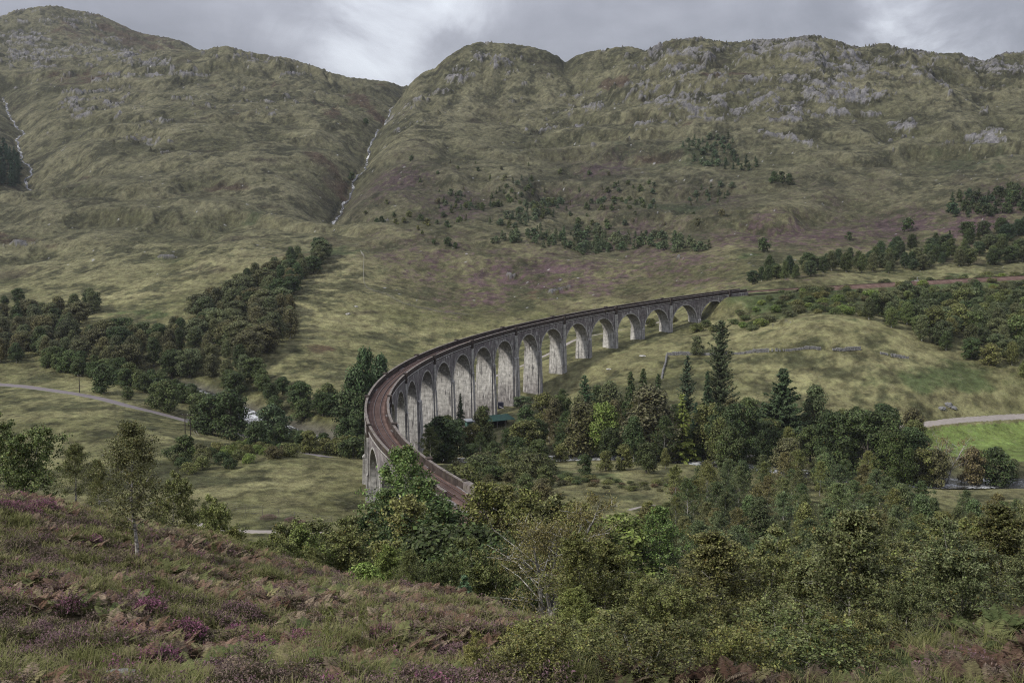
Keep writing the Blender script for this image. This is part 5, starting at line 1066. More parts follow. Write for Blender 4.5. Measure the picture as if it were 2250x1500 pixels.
def clear_ok(x, y, rv=7.5, rt=6., rl_=4.5):
    if ((via_pts - (x, y)) ** 2).sum(1).min() < rv * rv or ((trk_pts - (x, y)) ** 2).sum(1).min() < rt * rt: return False
    for k in ('road', 'road_east', 'track_arches'):
        if ((LN[k] - (x, y)) ** 2).sum(1).min() < rl_ * rl_: return False
    if ((LN['river'] - (x, y)) ** 2).sum(1).min() < 49: return False
    return True
def wood(poly, gap, n, seed, kinds, hr, cols, lab, grp, cat='tree', jit=.26, wid=(.9, 1.25), avoid=3.5, name=None, **k):
    """lab: (list of looks, place phrase); every tree is labelled by look, height and where in the wood it stands"""
    rr = random.Random(seed * 7 + 1); L = []
    for (xx, yy) in scatter(poly, gap, n, seed, avoid=avoid, **k):
        if not clear_ok(xx, yy): continue
        L.append((xx, yy, rr.randrange(len(kinds)), rr.randrange(len(cols)), rr.uniform(*hr), rr.uniform(*wid)))
    if not L: return 0
    PXY = [pix(xx, yy, 0)[0] for xx, yy, *_ in L]; YS = [l[1] for l in L]; sx = sorted(PXY); sy = sorted(YS)
    looks, placep = lab; q = len(L); LB = []
    for i, (xx, yy, ki, ci, h, w_) in enumerate(L):
        fx = sx.index(PXY[i]) / q; fy = sy.index(YS[i]) / q; fh = (h - hr[0]) / (hr[1] - hr[0])
        ph = (('far left', 'left', 'centre', 'right', 'far right')[min(4, int(fx * 5))] if q < 110 else ('extreme left', 'far left', 'left', 'centre left', 'centre', 'centre right', 'right', 'far right', 'extreme right')[min(8, int(fx * 9))]) if q > 24 else ('left', 'middle', 'right')[min(2, int(fx * 3))]
        pv = ('front', 'middle', 'back')[min(2, int(fy * 3))]; sz = ('low', 'medium', 'tall')[min(2, int(fh * 3))]
        where = ('midway ' if pv == 'middle' else 'at the ' + pv + ' ') + ph
        LB.append('%s %s %s %s of %s' % (sz, 'slim' if w_ < (wid[0] + wid[1]) / 2 else 'broad', looks[ci % len(looks)], where, placep))
    for i, (xx, yy, ki, ci, h, w_) in enumerate(L):
        same = sorted([L[j][1] for j in range(q) if LB[j] == LB[i]]); lb = LB[i]
        if len(same) > 1:
            r = same.index(yy); lb = ('nearest ' if r == 0 else 'farthest ' if r == len(same) - 1 else ('second nearest ', 'third nearest ', 'fourth nearest ')[min(r - 1, 2)]) + lb
        lb = lb if len(lb.split()) < 17 else lb.replace(' at the ', ' ', 1); lb = lb if len(lb.split()) < 17 else lb.replace(' slim ', ' ').replace(' broad ', ' ')
        tree(kinds[ki], 0, 0, h, cols[ci], lb, cat=cat, grp=grp, wid=w_, xy=(xx, yy), jit=jit, name=name)
    return q
wood([(-60,800),(-60,700),(60,700),(120,690),(205,668),(215,690),(170,720),(150,745),(290,745),(300,760),(380,735),(430,720),(530,770),(560,800),(540,840),(420,850),(300,822),(150,796)], 7.4, 150, 1, ['birch', 'birch', 'broad'], (7.5, 12), [BR, GG, (.050, .056, .034), GD], (['brownish tree', 'grey green tree', 'dull green tree', 'dark green tree'], 'the wood beyond the road'), 'trees of the dense wood beyond the road', wid=(1.1, 1.6), name='willow_tree')
wood([(430,715),(455,672),(520,668),(600,690),(640,690),(645,740),(600,775),(550,800),(515,775),(450,728)], 7.8, 60, 2, ['birch', 'broad'], (9, 13), [BR, GG, (.060, .066, .040)], (['brownish tree', 'grey green tree', 'olive grey tree'], 'the ravine clump'), 'trees of the ravine clump', wid=(1.2, 1.7), name='willow_tree')
wood([(515,655),(560,625),(600,612),(655,606),(648,660),(620,685),(560,690),(520,680)], 8.5, 36, 3, ['birch', 'broad'], (8.5, 11.5), [BR, GG, GD], (['brownish tree', 'grey green tree', 'dark tree'], 'the mid ravine clump'), 'trees halfway up the ravine', wid=(1.2, 1.6), name='willow_tree')
wood([(590,612),(640,580),(720,572),(700,600),(665,620),(640,640)], 9, 26, 4, ['birch', 'broad'], (9, 12), [BR, GG, GD], (['brownish tree', 'grey green tree', 'dark tree'], 'the ravine head clump'), 'trees at the top of the ravine', wid=(1.1, 1.5), name='willow_tree')
wood([(100,808),(300,850),(440,868),(560,900),(640,922),(720,950),(730,900),(620,862),(560,835),(420,852),(300,826)], 6.2, 110, 5, ['alder', 'broad'], (6.5, 10), [GD, GM, (.038, .058, .024)], (['dark tree', 'mid green tree', 'deep green tree'], 'the riverside alders'), 'alders along the river', wid=(1., 1.35))
wood([(560,940),(640,975),(720,1000),(790,1012),(800,985),(760,950),(690,930),(620,915)], 6.2, 34, 6, ['alder', 'bush'], (3.5, 6.5), [GD, OL, GM], (['dark tree', 'olive tree', 'mid green tree'], 'the low growth by the rapids'), 'low trees beside the rapids')
wood([(690,900),(800,935),(850,940),(860,880),(800,870),(740,880)], 7, 22, 7, ['broad', 'alder'], (7, 11), [GD, GM], (['dark tree', 'mid green tree'], 'the trees behind the viaduct bend'), 'trees by the river behind the viaduct')
wood([(350,1030),(420,1045),(560,1020),(640,1005),(600,985),(500,985),(400,1000)], 5., 40, 8, ['bush'], (2., 3.6), [OL, GD, BR, GL], (['olive bush', 'dark bush', 'brown bush', 'light green bush'], 'the scrub below the road'), 'bushes below the road', cat='bush')
wood([(925,1020),(1060,1010),(1200,1005),(1290,1000),(1500,1020),(1700,1050),(1900,1062),(2010,1052),(2010,985),(1930,968),(1800,965),(1650,950),(1500,935),(1330,925),(1220,915),(1150,960),(1000,985)], 8.0, 130, 9, ['broad', 'mid_open', 'birch', 'alder'], (8, 13), [GD, (.030, .044, .020), GM, OL, (.060, .062, .036)], (['dark tree', 'deep green tree', 'mid green tree', 'olive tree', 'brownish tree'], 'the viaduct wood'), 'trees of the wood at the foot of the viaduct', avoid=4.5)
wood([(1455,232),(1560,262),(1800,278),(1960,262),(2060,238),(2330,232),(2450,200),(2450,120),(2200,85),(1900,78),(1550,86),(1400,128),(1400,175)], 5.6, 210, 10, ['mid_open', 'birch', 'mid_open', 'mid_open'], (6, 9.5), [(.060, .074, .036), OL, (.050, .070, .034), (.040, .054, .028), (.052, .068, .038), (.064, .066, .034)], (['pale olive tree', 'olive tree', 'fresh green tree', 'dark tree', 'grey green tree', 'brown tinged tree'], 'the lower birch wood'), 'trees of the birch wood behind the foreground', pixpoly=False, wid=(1., 1.35))
wood([(780,132),(900,152),(980,150),(1040,120),(1100,100),(1250,110),(1400,90),(1400,66),(1100,60),(860,66),(780,95)], 5.0, 70, 11, ['mid_open', 'birch'], (4, 7.5), [GD, (.050, .062, .028), OL, (.036, .052, .022)], (['dark tree', 'mid green tree', 'olive tree', 'deep green tree'], 'the railway gully'), 'trees of the gully below the railway', pixpoly=False, wid=(1.1, 1.4))
wood([(1905,705),(1960,668),(2100,655),(2420,645),(2420,870),(2250,835),(2170,805),(2080,770),(1960,728)], 6.8, 170, 12, ['birch', 'birch', 'broad', 'alder'], (6.5, 10.5), [GG, (.052, .066, .036), OL, GD, (.066, .084, .034)], (['grey green tree', 'mid green tree', 'olive tree', 'dark tree', 'light green tree'], 'the wood below the railway'), 'trees of the slope wood below the railway', wid=(1.1, 1.5), name='woodland_tree')
wood([(1645,630),(1760,614),(1900,602),(2080,592),(2260,580),(2420,572),(2420,545),(2250,548),(2080,560),(1950,572),(1800,590),(1680,606)], 7.5, 110, 13, ['birch', 'broad', 'birch'], (6, 10), [GD, GM, GG, (.030, .046, .026)], (['dark tree', 'mid green tree', 'grey green tree', 'deep green tree'], 'the railway belt'), 'trees of the belt above the far railway', wid=(1.1, 1.5), name='woodland_tree')
wood([(1925,575),(1990,560),(2120,545),(2260,530),(2420,525),(2420,500),(2260,510),(2060,535),(1950,555)], 8, 50, 14, ['broad', 'spruce', 'birch'], (7, 10), [GD, GB, (.032, .048, .026)], (['dark tree', 'blue green tree', 'deep green tree'], 'the railway rise'), 'trees on the rise behind the far railway', wid=(1.2, 1.6))
wood([(1600,716),(1625,680),(1650,655),(1760,640),(1900,628),(2080,616),(2260,606),(2420,600),(2420,640),(2100,652),(1950,668),(1900,700),(1760,695),(1690,712),(1640,735)], 4.6, 190, 15, ['bush'], (1.6, 3.6), [GL, OL, GM, GG, BR], (['light green bush', 'olive bush', 'mid green bush', 'grey green bush', 'brownish bush'], 'the railway bank'), 'bushes on the bank below the far railway', cat='bush', wid=(1.1, 1.7), avoid=1)
wood([(1385,740),(1500,735),(1600,735),(1600,700),(1500,700),(1400,715)], 6, 16, 16, ['bush'], (2., 4.), [GM, OL], (['mid green bush', 'olive bush'], 'the far arch scrub'), 'bushes under the far arches', cat='bush', avoid=1)
def far(poly, gap, n, seed, kinds, hr, cols, lab, grp, cat, y0=500.): return wood(poly, gap, n, seed, kinds, hr, cols, lab, grp, cat=cat, avoid=0, wid=(1., 1.4), y0=y0)
far([(1070,540),(1180,515),(1290,505),(1400,520),(1480,530),(1575,545),(1560,556),(1400,548),(1250,552),(1080,545)], 3.6, 120, 20, ['farspruce', 'farbush'], (3.5, 7), [(.044, .066, .038), (.052, .070, .042)], (['blue green conifer', 'mid green conifer'], 'the plantation strip'), 'young conifers of the plantation strip', 'conifer')
far([(1095,500),(1150,470),(1230,420),(1240,440),(1210,480),(1150,515)], 5, 50, 21, ['farbush', 'farspruce'], (3, 6), [GM, GS], (['dark tree', 'blue green tree'], 'the scrub above the plantation'), 'scrub trees above the plantation strip', 'tree')
far([(950,448),(990,425),(1070,435),(1170,400),(1180,425),(1100,450),(1000,462)], 5.5, 46, 22, ['farbush', 'farspruce'], (3, 5.5), [GM, GS], (['dark tree', 'mid green tree'], 'the scrub right of the burn'), 'scrub trees right of the white burn', 'tree')
far([(1250,480),(1330,420),(1440,400),(1440,470),(1330,510)], 9, 40, 23, ['farbush'], (2.6, 5), [GM, GS], (['dark tree', 'mid green tree'], 'the mid hill scrub'), 'scrub trees in the middle of the hill', 'tree')
far([(1500,330),(1520,300),(1610,300),(1615,340),(1580,358),(1540,355)], 7, 60, 24, ['farspruce', 'farbush'], (4, 7), [(.042, .062, .040), (.044, .070, .044)], (['blue green conifer', 'mid green conifer'], 'the small high plantation'), 'conifers of the small high plantation', 'conifer')
far([(1590,358),(1600,342),(1670,342),(1668,356)], 6, 12, 25, ['farspruce'], (5, 7), [GB], (['dark conifer'], 'the row beside the high plantation'), 'dark conifers beside the small high plantation', 'conifer')
far([(1510,425),(1540,405),(1610,405),(1600,425)], 6.5, 20, 26, ['farspruce', 'farbush'], (3.5, 5.5), [GS], (['grey green conifer'], 'the strip below that plantation'), 'small conifers below the high plantation', 'conifer')
far([(1692,408),(1700,388),(1735,392),(1735,408)], 5.5, 9, 27, ['farbush'], (4, 6), [GD], (['dark tree'], 'the tight hill clump'), 'trees of the tight clump', 'tree')
far([(2085,485),(2090,440),(2150,425),(2260,405),(2420,390),(2420,450),(2260,470),(2150,490)], 6.5, 110, 28, ['farbush', 'farspruce'], (4.5, 8), [GD, (.03, .04, .022), GB], (['dark tree', 'blackish tree', 'blue green tree'], 'the heather knoll thicket'), 'trees of the thicket on the heather knoll', 'tree')
far([(-60,400),(-60,310),(30,320),(42,350),(38,385)], 7, 60, 29, ['farspruce', 'spruce'], (11, 17), [(.026, .048, .036)], (['dark conifer'], 'the left edge plantation'), 'conifers at the far left edge', 'conifer')
far([(900,400),(1000,350),(1300,380),(1600,440),(1600,500),(1300,500),(1000,500)], 16, 60, 30, ['farbush', 'farspruce'], (2.5, 5), [GD, GM, BR], (['dark tree', 'mid green tree', 'brownish tree'], 'the open hillside scatter'), 'small scattered trees on the hillside', 'tree')
far([(750,460),(980,560),(1000,500),(850,440)], 14, 16, 31, ['farbush'], (3, 5.5), [GD, OL], (['dark tree', 'olive tree'], 'the scatter below the burn'), 'small trees near the foot of the burn', 'tree')
for px_, pb, h_, lb in ((1995, 508, 8.5, 'solitary dark tree on the heather above the far railway'), (1678, 552, 8, 'solitary slim tree above the end of the viaduct'), (803, 246, 7, 'small dark tree beside the white burn high in the gully'), (772, 345, 7, 'small dark tree beside the lower white burn'), (828, 478, 5.5, 'small pointed tree near the foot of the burn'), (905, 360, 5, 'low dark tree on the green slope right of the burn'), (984, 548, 6, 'pointed tree of the little group above the fence'), (1000, 550, 4, 'rounded tree of the little group above the fence'), (1865, 532, 5, 'small tree on purple heather above the far railway')):
    xx, yy = hit(px_, pb, 400); tree('farbush', 0, 0, h_, GD, lb, name='hillside_tree', wid=1.1, xy=(xx, yy))
S_('alder', 228, 800, 402, GD, 'dark round tree beyond the road directly behind the telegraph pole', wid=1.2)
wood([(100,790),(200,806),(330,836),(440,868),(530,905),(530,925),(430,895),(320,862),(200,832),(100,812)], 4.4, 80, 32, ['alder'], (5, 7.5), [GD, GM, (.038, .058, .024)], (['dark tree', 'mid green tree', 'deep green tree'], 'the roadside river row'), 'trees between road and river', wid=(1., 1.3), avoid=3)
wood([(1260,34),(1500,40),(1750,42),(2000,36),(2400,34),(2400,58),(1800,60),(1300,58)], 4.4, 18, 33, ['near', 'nearwide'], (2.6, 4.2), [OL, (.060, .070, .034), (.052, .062, .028)], (['olive birch', 'dull green birch', 'dark birch'], 'the foreground thicket'), 'birches of the foreground thicket', pixpoly=False, wid=(1.1, 1.5), avoid=2)
wood([(1080,17.6),(1500,17.6),(1960,18.6),(1960,24),(1500,24),(1080,22)], 1.15, 26, 34, ['scrub'], (.9, 1.5), [OL, (.056, .066, .030)], (['olive birch scrub', 'dull green birch scrub'], 'the lowest foreground scrub'), 'low birch scrub in the foreground', pixpoly=False, wid=(1.1, 1.5), avoid=1.5)

for i, (px_, tp, Y_, kd, c_) in enumerate(((948, 965, 306, 'alder', OL), (990, 985, 305, 'alder', GM), (1035, 975, 304, 'broad', GD), (1085, 970, 304, 'alder', (.036, .052, .024)), (1135, 960, 303, 'broad', GD), (1185, 965, 302, 'broad', GM), (1232, 975, 303, 'alder', OL))):
    S_(kd, px_, tp, Y_, c_, ['olive tree by the river nearest the curving parapet', 'mid green tree by the river second from the parapet', 'dark tree by the river below the white bags', 'deep green tree by the river below the green roof', 'dark spreading tree by the river left of the clearing edge', 'mid green spreading tree on the near river bank', 'olive tree at the left end of the brown clearing'][i], wid=1.2)

for px_, tp, Y_, c_, lb in ((1165, 1082, 134, OL, 'olive birch behind the open grey limbed birch, left of centre'), (1222, 1092, 130, (.062, .070, .034), 'dull green birch behind the right side of the open grey limbed birch'), (1268, 1112, 126, OL, 'olive birch at the near edge of the clearing')):
    S_('mid_open', px_, tp, Y_, c_, lb, wid=1.2)
wood([(1180,1044),(1290,1050),(1400,1062),(1480,1062),(1500,1085),(1420,1080),(1300,1070),(1190,1064)], 2.6, 90, 35, ['bush'], (.6, 1.3), [BR, OL, (.072, .056, .038), GM], (['brownish bush', 'olive bush', 'rusty bush', 'mid green bush'], 'the brown clearing scrub'), 'bushes of the brown clearing', cat='bush', wid=(1.6, 2.4), avoid=1.5)

wood([(985,290),(1205,288),(1200,235),(1120,205),(1060,215),(1010,250)], 5.2, 34, 36, ['alder', 'mid_open', 'bush'], (3., 5.6), [OL, GM, (.048, .060, .028), BR], (['olive tree', 'mid green tree', 'dull green tree', 'brownish tree'], 'the parapet end scrub'), 'low trees beside the near parapet', pixpoly=False, wid=(1.2, 1.6), avoid=2.5)
# ------------------------------------------------------------------ cover of the near slope
m, nt, b = new_mat('slope_cover', .8, .12); g = G(nt); M['cover'] = m
cc = g.attr('Col').outputs['Color']; nt.links.new(cc, b.inputs['Base Color'])
tr = nt.nodes.new('ShaderNodeBsdfTranslucent'); nt.links.new(cc, tr.inputs[0]); ms = nt.nodes.new('ShaderNodeMixShader'); ms.inputs[0].default_value = .2
nt.links.new(b.outputs[0], ms.inputs[1]); nt.links.new(tr.outputs[0], ms.inputs[2]); nt.links.new(ms.outputs[0], nt.nodes['Material Output'].inputs[0])
rg = np.random.default_rng(404)
def slope_points(n, y0, y1, p0, p1):
    Yv = np.sqrt(rg.uniform(y0 ** 2, y1 ** 2, n)); pv = rg.uniform(p0, p1, n); return (pv - 1125) / F * Yv, Yv, pv
def blades(x, Y, z, L, w, lean, c0, c1):
    """bent grass blades: 2 quads each"""
    n = len(x); a = rg.uniform(0, 2 * pi, n); d = np.stack([np.cos(a), np.sin(a), 0 * a], 1); s = np.stack([-np.sin(a), np.cos(a), 0 * a], 1) * (w / 2)[:, None]
    b0 = np.stack([x, Y, z], 1); m1 = b0 + d * (L * lean * .35)[:, None] + np.array([0, 0, 1.]) * (L * .62)[:, None]; t1 = b0 + d * (L * lean)[:, None] + np.array([0, 0, 1.]) * (L * (1.02 - .38 * lean))[:, None]
    v = np.stack([b0 - s, b0 + s, m1 + s * .8, m1 - s * .8, t1 + s * .12, t1 - s * .12], 1).reshape(-1, 3); I = np.arange(n) * 6
    q = np.vstack([np.stack([I, I + 1, I + 2, I + 3], 1), np.stack([I + 3, I + 2, I + 4, I + 5], 1)])
    c_ = np.stack([c0 * .7, c0 * .7, (c0 + c1) / 2, (c0 + c1) / 2, c1, c1], 1).reshape(-1, 3); return v, q, c_  # root colour darkened: dead base growth and painted shade low in the tuft
# grass tufts
nt_ = 19000; tx, tY, tp = slope_points(nt_, 16, 62, -120, 1330); tx2, tY2, tp2 = slope_points(3600, 15, 40, 1250, 2380)
tx = np.concatenate([tx, tx2]); tY = np.concatenate([tY, tY2]); tp = np.concatenate([tp, tp2]); nt_ = len(tx)
gn = fbm(tx, tY, 5.0, 3, 2100); gn2 = fbm(tx, tY, 1.6, 2, 2101); hn = fbm(tx, tY, 3.4, 3, 2200); fn = fbm(tx + 40, tY, 6.0, 3, 2300)
keep = (gn + .5 * gn2 > -.28) | (rg.random(nt_) < .25); tx, tY, tp, gn, gn2 = [v[keep] for v in (tx, tY, tp, gn, gn2)]; nt_ = len(tx)
nb_ = 18; k = np.repeat(np.arange(nt_), nb_); rad_ = rg.uniform(.04, .20, nt_)[k]; an = rg.uniform(0, 2 * pi, len(k))
bx = tx[k] + np.cos(an) * rad_ * rg.random(len(k)); bY = tY[k] + np.sin(an) * rad_ * rg.random(len(k)); bz = HG(bx, bY) - .03
Lb = (rg.uniform(.16, .46, nt_) * (.7 + 1.1 * smooth01(-.3, .5, gn + .5 * gn2)))[k] * rg.uniform(.6, 1.15, len(k)); wb = rg.uniform(.011, .020, len(k)) * (tY[k] / 26) ** .6
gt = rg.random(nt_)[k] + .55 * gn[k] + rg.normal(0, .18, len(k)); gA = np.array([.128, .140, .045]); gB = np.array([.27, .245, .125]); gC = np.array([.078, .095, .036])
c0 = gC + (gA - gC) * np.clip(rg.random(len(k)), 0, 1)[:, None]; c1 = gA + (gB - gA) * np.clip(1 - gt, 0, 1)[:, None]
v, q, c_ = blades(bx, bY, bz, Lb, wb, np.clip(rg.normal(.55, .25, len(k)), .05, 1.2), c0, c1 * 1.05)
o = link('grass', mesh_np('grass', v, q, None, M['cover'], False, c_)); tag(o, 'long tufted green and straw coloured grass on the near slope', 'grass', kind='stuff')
# heather: upright sprigs, purple at the tips
def heather(x, Y, r, h, bloom, nsp):
    """x,Y,r,h,bloom per clump"""
    k = np.repeat(np.arange(len(x)), nsp); n = len(k); a = rg.uniform(0, 2 * pi, n); rr = np.sqrt(rg.random(n)); sx_ = x[k] + np.cos(a) * rr * r[k]; sy_ = Y[k] + np.sin(a) * rr * r[k]
    hh = h[k] * (1 - .55 * rr ** 2) * rg.uniform(.75, 1.15, n); sz_ = HG(sx_, sy_)
    out = np.stack([np.cos(a) * rr, np.sin(a) * rr, 0 * a], 1) * .45; up_ = np.array([0, 0, 1.]) + out + rg.normal(0, .18, (n, 3)); up_ /= np.linalg.norm(up_, axis=1)[:, None]
    P0 = []; NN = []; TT = []; kk = []
    for j in range(7):
        f = .35 + .65 * (j / 6) if j < 4 else rg.uniform(.72, 1.02, n)
        f = np.broadcast_to(f, (n,)); p = np.stack([sx_, sy_, sz_], 1) + up_ * (hh * f)[:, None] + rg.normal(0, .016, (n, 3)); P0.append(p); NN.append(unit(rg, n) + np.array([0, -.3, .4])); TT.append(f); kk.append(k)
    P0 = np.vstack(P0); NN = np.vstack(NN); TT = np.concatenate(TT); kk = np.concatenate(kk)
    v, q, _ = leaves(P0, NN, .042, 1.6, rg); br = np.array([.070, .052, .034]); gr = np.array([.070, .080, .036]); pu = np.array([.235, .145, .170]); mg = np.array([.30, .120, .205]); gy = np.array([.22, .165, .145])
    t = smooth01(.66, .95, TT + rg.normal(0, .08, len(TT))); w1 = rg.random(len(TT)); basec = br + (gr - br) * w1[:, None]; bl = bloom[kk]
    tip = np.where((bl > .75)[:, None], mg, np.where((bl > .35)[:, None], pu, gy)) * rg.uniform(.6, 1.2, (len(TT), 1))
    c_ = basec + (tip - basec) * (t * .9)[:, None]; return v, q, np.repeat(c_, 4, 0)
nh = 3300; hx, hY, hp = slope_points(nh, 17, 60, -120, 1300); hn = fbm(hx, hY, 4.5, 3, 2200); kp = hn > -.38; hx, hY = hx[kp], hY[kp]; hn = hn[kp]
hx2, hY2, _ = slope_points(120, 17, 34, 1500, 2350); hx = np.concatenate([hx, hx2]); hY = np.concatenate([hY, hY2])
bloom = np.clip(.30 + .55 * fbm(hx, hY, 3.0, 2, 2250) + rg.normal(0, .22, len(hx)), 0, 1)
v, q, c_ = heather(hx, hY, rg.uniform(.16, .42, len(hx)), rg.uniform(.18, .50, len(hx)) * (.8 + .5 * smooth01(-.3, .4, fbm(hx, hY, 1.6, 2, 2270))), bloom, 62)
o = link('heather', mesh_np('heather', v, q, None, M['cover'], False, c_)); tag(o, 'purple flowering heather spread over the near slope', 'heather', kind='stuff')
# bracken fronds
def fronds(x, Y, z, L, az, col0, npin=15, arch=.75):
    n = len(x); V = []; Cc = []; d = np.stack([np.cos(az), np.sin(az), 0 * az], 1); sd = np.stack([-np.sin(az), np.cos(az), 0 * az], 1); b0 = np.stack([x, Y, z], 1)
    def pt(t): return b0 + d * (L * arch * t ** 1.5)[:, None] + np.array([0, 0, 1.]) * (L * (t * 1.05 - .42 * t ** 2.2))[:, None]
    for j in range(npin):
        t = .26 + .74 * j / npin; p = pt(t); tn = pt(min(1, t + .03)) - p; tn /= np.linalg.norm(tn, axis=1)[:, None] + 1e-9
        wl = L * .34 * (1 - ((t - .36) / .66) ** 2 if t > .36 else .9) * (1.02 - t * .25); wd = L * .052 * (1.15 - .5 * t)
        for s_ in (-1, 1):
            o_ = sd * s_ * wl[:, None] * rg.uniform(.82, 1.1, (n, 1)) + tn * (wl * .42)[:, None] - np.array([0, 0, 1.]) * (wl * .18 * rg.uniform(.4, 1.6, n))[:, None]
            a_ = p + tn * (wd * .5)[:, None]; b_ = p - tn * (wd * .5)[:, None]; md = p + o_ * .55
            V.append(np.stack([b_, md - tn * (wd * .75)[:, None], p + o_, md + tn * (wd * .75)[:, None]], 1)); cc_ = col0 * rg.uniform(.7, 1.2, (n, 1)); Cc.append(np.repeat(cc_[:, None], 4, 1))
    # stalk
    for t0, t1 in ((0, .28), (.28, .62), (.62, .95)):
        p0, p1 = pt(t0), pt(t1); V.append(np.stack([p0 - sd * .006, p0 + sd * .006, p1 + sd * .004, p1 - sd * .004], 1)); Cc.append(np.repeat((col0 * .8)[:, None], 4, 1))
    V = np.stack(V, 1).reshape(-1, 3); Cc = np.stack(Cc, 1).reshape(-1, 3); I = np.arange(len(V) // 4) * 4; return V, np.stack([I, I + 1, I + 2, I + 3], 1), Cc
BRC = np.array([[.205, .135, .098], [.140, .084, .058], [.26, .205, .145], [.170, .185, .075], [.105, .135, .052], [.22, .20, .10]])
nf = 17000; fx, fY, fp = slope_points(nf, 17, 58, -120, 1300)
fn = fbm(fx + 40, fY, 5.5, 4, 2300, gain=.6); pwf = paint(fp, pix(fx, fY, HG(fx, fY))[1], [(160,1310,90,40,0,.5),(420,1240,140,60,20,.6),(560,1300,160,60,10,.6),(700,1360,140,50,0,.5),(860,1400,140,60,15,.6),(1000,1390,100,50,0,.5),(330,1420,90,60,0,.3),(560,1440,80,30,0,.3),(100,1150,90,30,0,.2)])
kp = fn + 1.2 * pwf > .08; fx, fY = fx[kp], fY[kp]; n1_ = len(fx)
fx2, fY2, _ = slope_points(2300, 17, 32, 1350, 2350); fx = np.concatenate([fx, fx2]); fY = np.concatenate([fY, fY2]); pick = fbm(fx, fY, 4, 2, 2400) + rg.normal(0, .35, len(fx)); pick[n1_:] += .1
ci = np.where(pick < -.35, 1, np.where(pick < .0, 0, np.where(pick < .22, 2, np.where(pick < .45, 5, np.where(pick < .7, 3, 4)))))
v, q, c_ = fronds(fx, fY, HG(fx, fY) - .03, np.where(np.arange(len(fx)) < n1_, rg.uniform(.34, .66, len(fx)), rg.uniform(.34, .62, len(fx))), rg.uniform(0, 2 * pi, len(fx)), BRC[ci] * rg.uniform(.6, 1.1, (len(fx), 1)) * np.where(np.arange(len(fx)) < n1_, 1, .55)[:, None])
o = link('bracken', mesh_np('bracken', v, q, None, M['cover'], False, c_)); tag(o, 'bracken turning brown and yellow over the near slope', 'bracken', kind='stuff')
# single clumps that stand out
def clump_heather(px, Y, r, h, bl, lab, nsp=240):
    xx, yy, z = place(px, Y); v, q, c_ = heather(np.array([xx]), np.array([yy]), np.array([r]), np.array([h]), np.array([bl]), nsp)
    o = link('heather_bush', mesh_np('heather_bush', v - np.array([xx, yy, z]), q, None, M['cover'], False, c_)); o.location = (xx, yy, z); tag(o, lab, 'heather', 'heather bushes in flower'); return o
def at(px, py): xx, yy = hit(px, py, 12); return yy
for px_, py_, r_h, h_, bl, lb in ((200,1196,.42,.45,.9,'bright pink heather bush on the grassy slope left of the white stemmed birch'),(40,1130,.9,.5,.9,'long pink heather bush on the crest at the left edge'),(90,1124,.7,.5,.9,'pink heather bush at the right end of the crest heather'),
    (20,1176,.5,.45,.6,'dusky pink heather bush at the left edge below the crest'),(442,1232,.55,.5,.9,'vivid magenta heather bush among bracken right of the white stemmed birch'),(470,1246,.4,.45,.9,'small magenta heather bush just below the vivid one'),(78,1258,.34,.4,.6,'small purple heather bush in grass at the left edge'),
    (118,1450,.62,.62,.5,'largest dusky purple heather bush near the bottom left corner'),(355,1462,.45,.5,.95,'brightest magenta heather bush at the bottom beside the grey boulder'),(412,1402,.4,.5,.8,'magenta heather bush above the brightest one'),(330,1372,.34,.42,.8,'small pink heather bush in the middle of the lower slope'),
    (530,1365,.6,.5,.5,'wide lilac heather bush in the middle of the slope'),(575,1422,.5,.5,.8,'pink and lilac heather bush below the wide lilac one'),(525,1405,.3,.4,.95,'small magenta heather bush left of the pink and lilac one'),(655,1412,.34,.42,.95,'small bright magenta heather bush right of the pink and lilac one'),
    (845,1478,.40,.42,.95,'bright magenta heather bush at the bottom near the sapling'),(835,1420,.3,.4,.9,'little magenta heather bush above the bottom one'),(688,1282,.45,.5,.5,'lilac heather bush on the crest below the lime green shrub'),(735,1290,.4,.45,.5,'lilac heather bush right beside the crest one'),
    (90,1395,.32,.42,.6,'purple heather bush above the largest dusky one'),(470,1492,.4,.45,.6,'lilac heather bush cut by the bottom edge'),(1000,1440,.4,.42,.6,'dusky heather bush among brown bracken right of the saplings'),(240,1330,.3,.4,.5,'lilac heather tuft beside the brown bracken clump')):
    clump_heather(px_, at(px_, py_), r_h, h_, bl, lb, int(200 + 400 * r_h))
def fern(px, Y, L, ci, lab, n=9, grp='ferns of the near slope'):
    xx, yy, z = place(px, Y); az = np.arange(n) * 2 * pi / n + rg.uniform(-.3, .3, n); v, q, c_ = fronds(rg.normal(0, .07, n), rg.normal(0, .07, n), np.zeros(n) - .03, L * .76 * rg.uniform(.75, 1.1, n), az, BRC[np.full(n, ci)] * .72 * rg.uniform(.8, 1.2, (n, 1)), 20)
    o = link('fern', mesh_np('fern', v, q, None, M['cover'], False, c_)); o.location = (xx, yy, z); tag(o, lab, 'fern', grp)
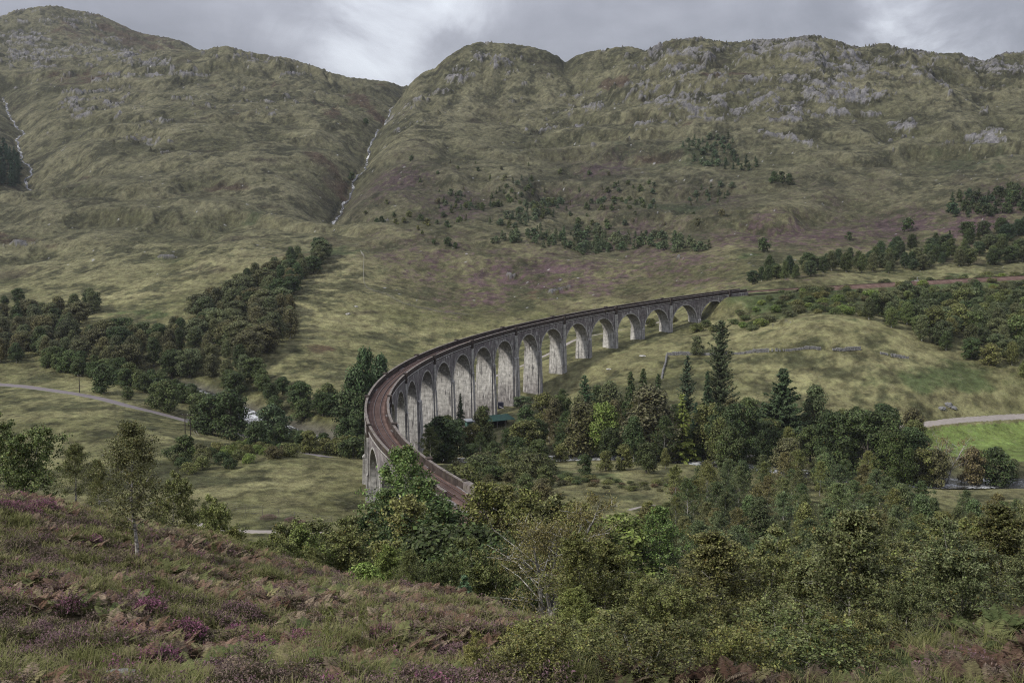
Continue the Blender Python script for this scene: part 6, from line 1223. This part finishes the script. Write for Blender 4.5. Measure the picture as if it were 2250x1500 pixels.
for px_, py_, L_, ci_, lb in ((1560,1462,.95,4,'green fern beneath the brown tinged foreground birch'),(1640,1486,.8,5,'yellowish fern at the bottom left of the dark stemmed birch'),(1745,1452,1.0,4,'large green fern right at the foot of the dark stemmed birch'),(1800,1490,.9,4,'green fern at the bottom edge right of the dark stem'),(1860,1458,.9,3,'yellow green fern between dark stem and leafy birch'),
    (1930,1486,.9,1,'brown fern at the bottom edge under the leafy birch'),(1975,1440,.9,4,'green fern under the wide bushy birch'),(2040,1484,.85,0,'faded brown fern at the bottom right'),(2100,1412,1.0,4,'large fern standing under the wide bushy birch'),(2165,1424,1.15,3,'biggest pale green fern in the bottom right corner'),(2215,1404,1.0,4,'fern at the right edge beside the biggest pale one'),(2150,1480,.9,1,'brown fern at the bottom right corner below the biggest pale one'),(2232,1468,.8,0,'faded fern in the extreme bottom right corner'),
    (355,1258,.95,3,'yellow green fern right of the white birch stem'),(385,1275,1.0,3,'largest yellow green fern right of the white birch stem'),(315,1268,.8,5,'pale yellow fern directly below the white birch stem'),(420,1290,.9,3,'yellow green fern at the start of the brown bracken'),(135,1320,.95,0,'pinkish brown fern clump in the middle of the left slope'),(165,1300,.9,0,'faded brown fern on top of the pinkish clump'),(110,1310,.8,1,'dark brown fern left of the pinkish clump'),
    (255,1440,.7,3,'small bright fern above the grey boulder'),(500,1412,.75,5,'pale fern in the middle of the lower heather'),(665,1255,.9,5,'yellowish fern on the crest in front of the pale path'),(980,1312,1.0,1,'red brown fern clump at the right end of the crest'),(1010,1322,.95,1,'dark red brown fern right of the crest end clump'),(730,1480,.6,3,'small green fern at the bottom beside the sapling')):
    fern(px_, at(px_, py_), L_, ci_, lb)
for px_, py_, s_, lb in ((590,1140,1.6,'pink heather bush in the meadow behind the tall wire fence'),(641,1146,1.3,'small dusky heather bush by a fence post in the meadow'),(659,1153,1.2,'small pink heather bush at the fence in the meadow'),(612,1187,1.4,'dusky heather bush below the pale path'),(637,1188,1.3,'second dusky heather bush below the pale path')):
    clump_heather(px_, hit(px_, py_, 100)[1], s_, 1.1, .8, lb, 900)
# ------------------------------------------------------------------ air
hm = bpy.data.materials.new('thin_haze'); hm.use_nodes = True; hn_ = hm.node_tree.nodes; hn_.remove(hn_['Principled BSDF'])
pv = hn_.new('ShaderNodeVolumePrincipled'); pv.inputs['Color'].default_value = (.86, .90, 1.0, 1); pv.inputs['Density'].default_value = .000045; pv.inputs['Anisotropy'].default_value = .2
hm.node_tree.links.new(pv.outputs[0], hn_['Material Output'].inputs['Volume'])
mb = MB(); zlo = float(Zg.min()) - 1; zhi = float(Zg.max()) + 25
mb.hexa(np.array([(-7600, -120, zlo), (8000, -120, zlo), (8000, 4300, zlo), (-7600, 4300, zlo), (-7600, -120, zhi), (8000, -120, zhi), (8000, 4300, zhi), (-7600, 4300, zhi)]))
hz = mb.build('haze', hm); tag(hz, kind='stuff')
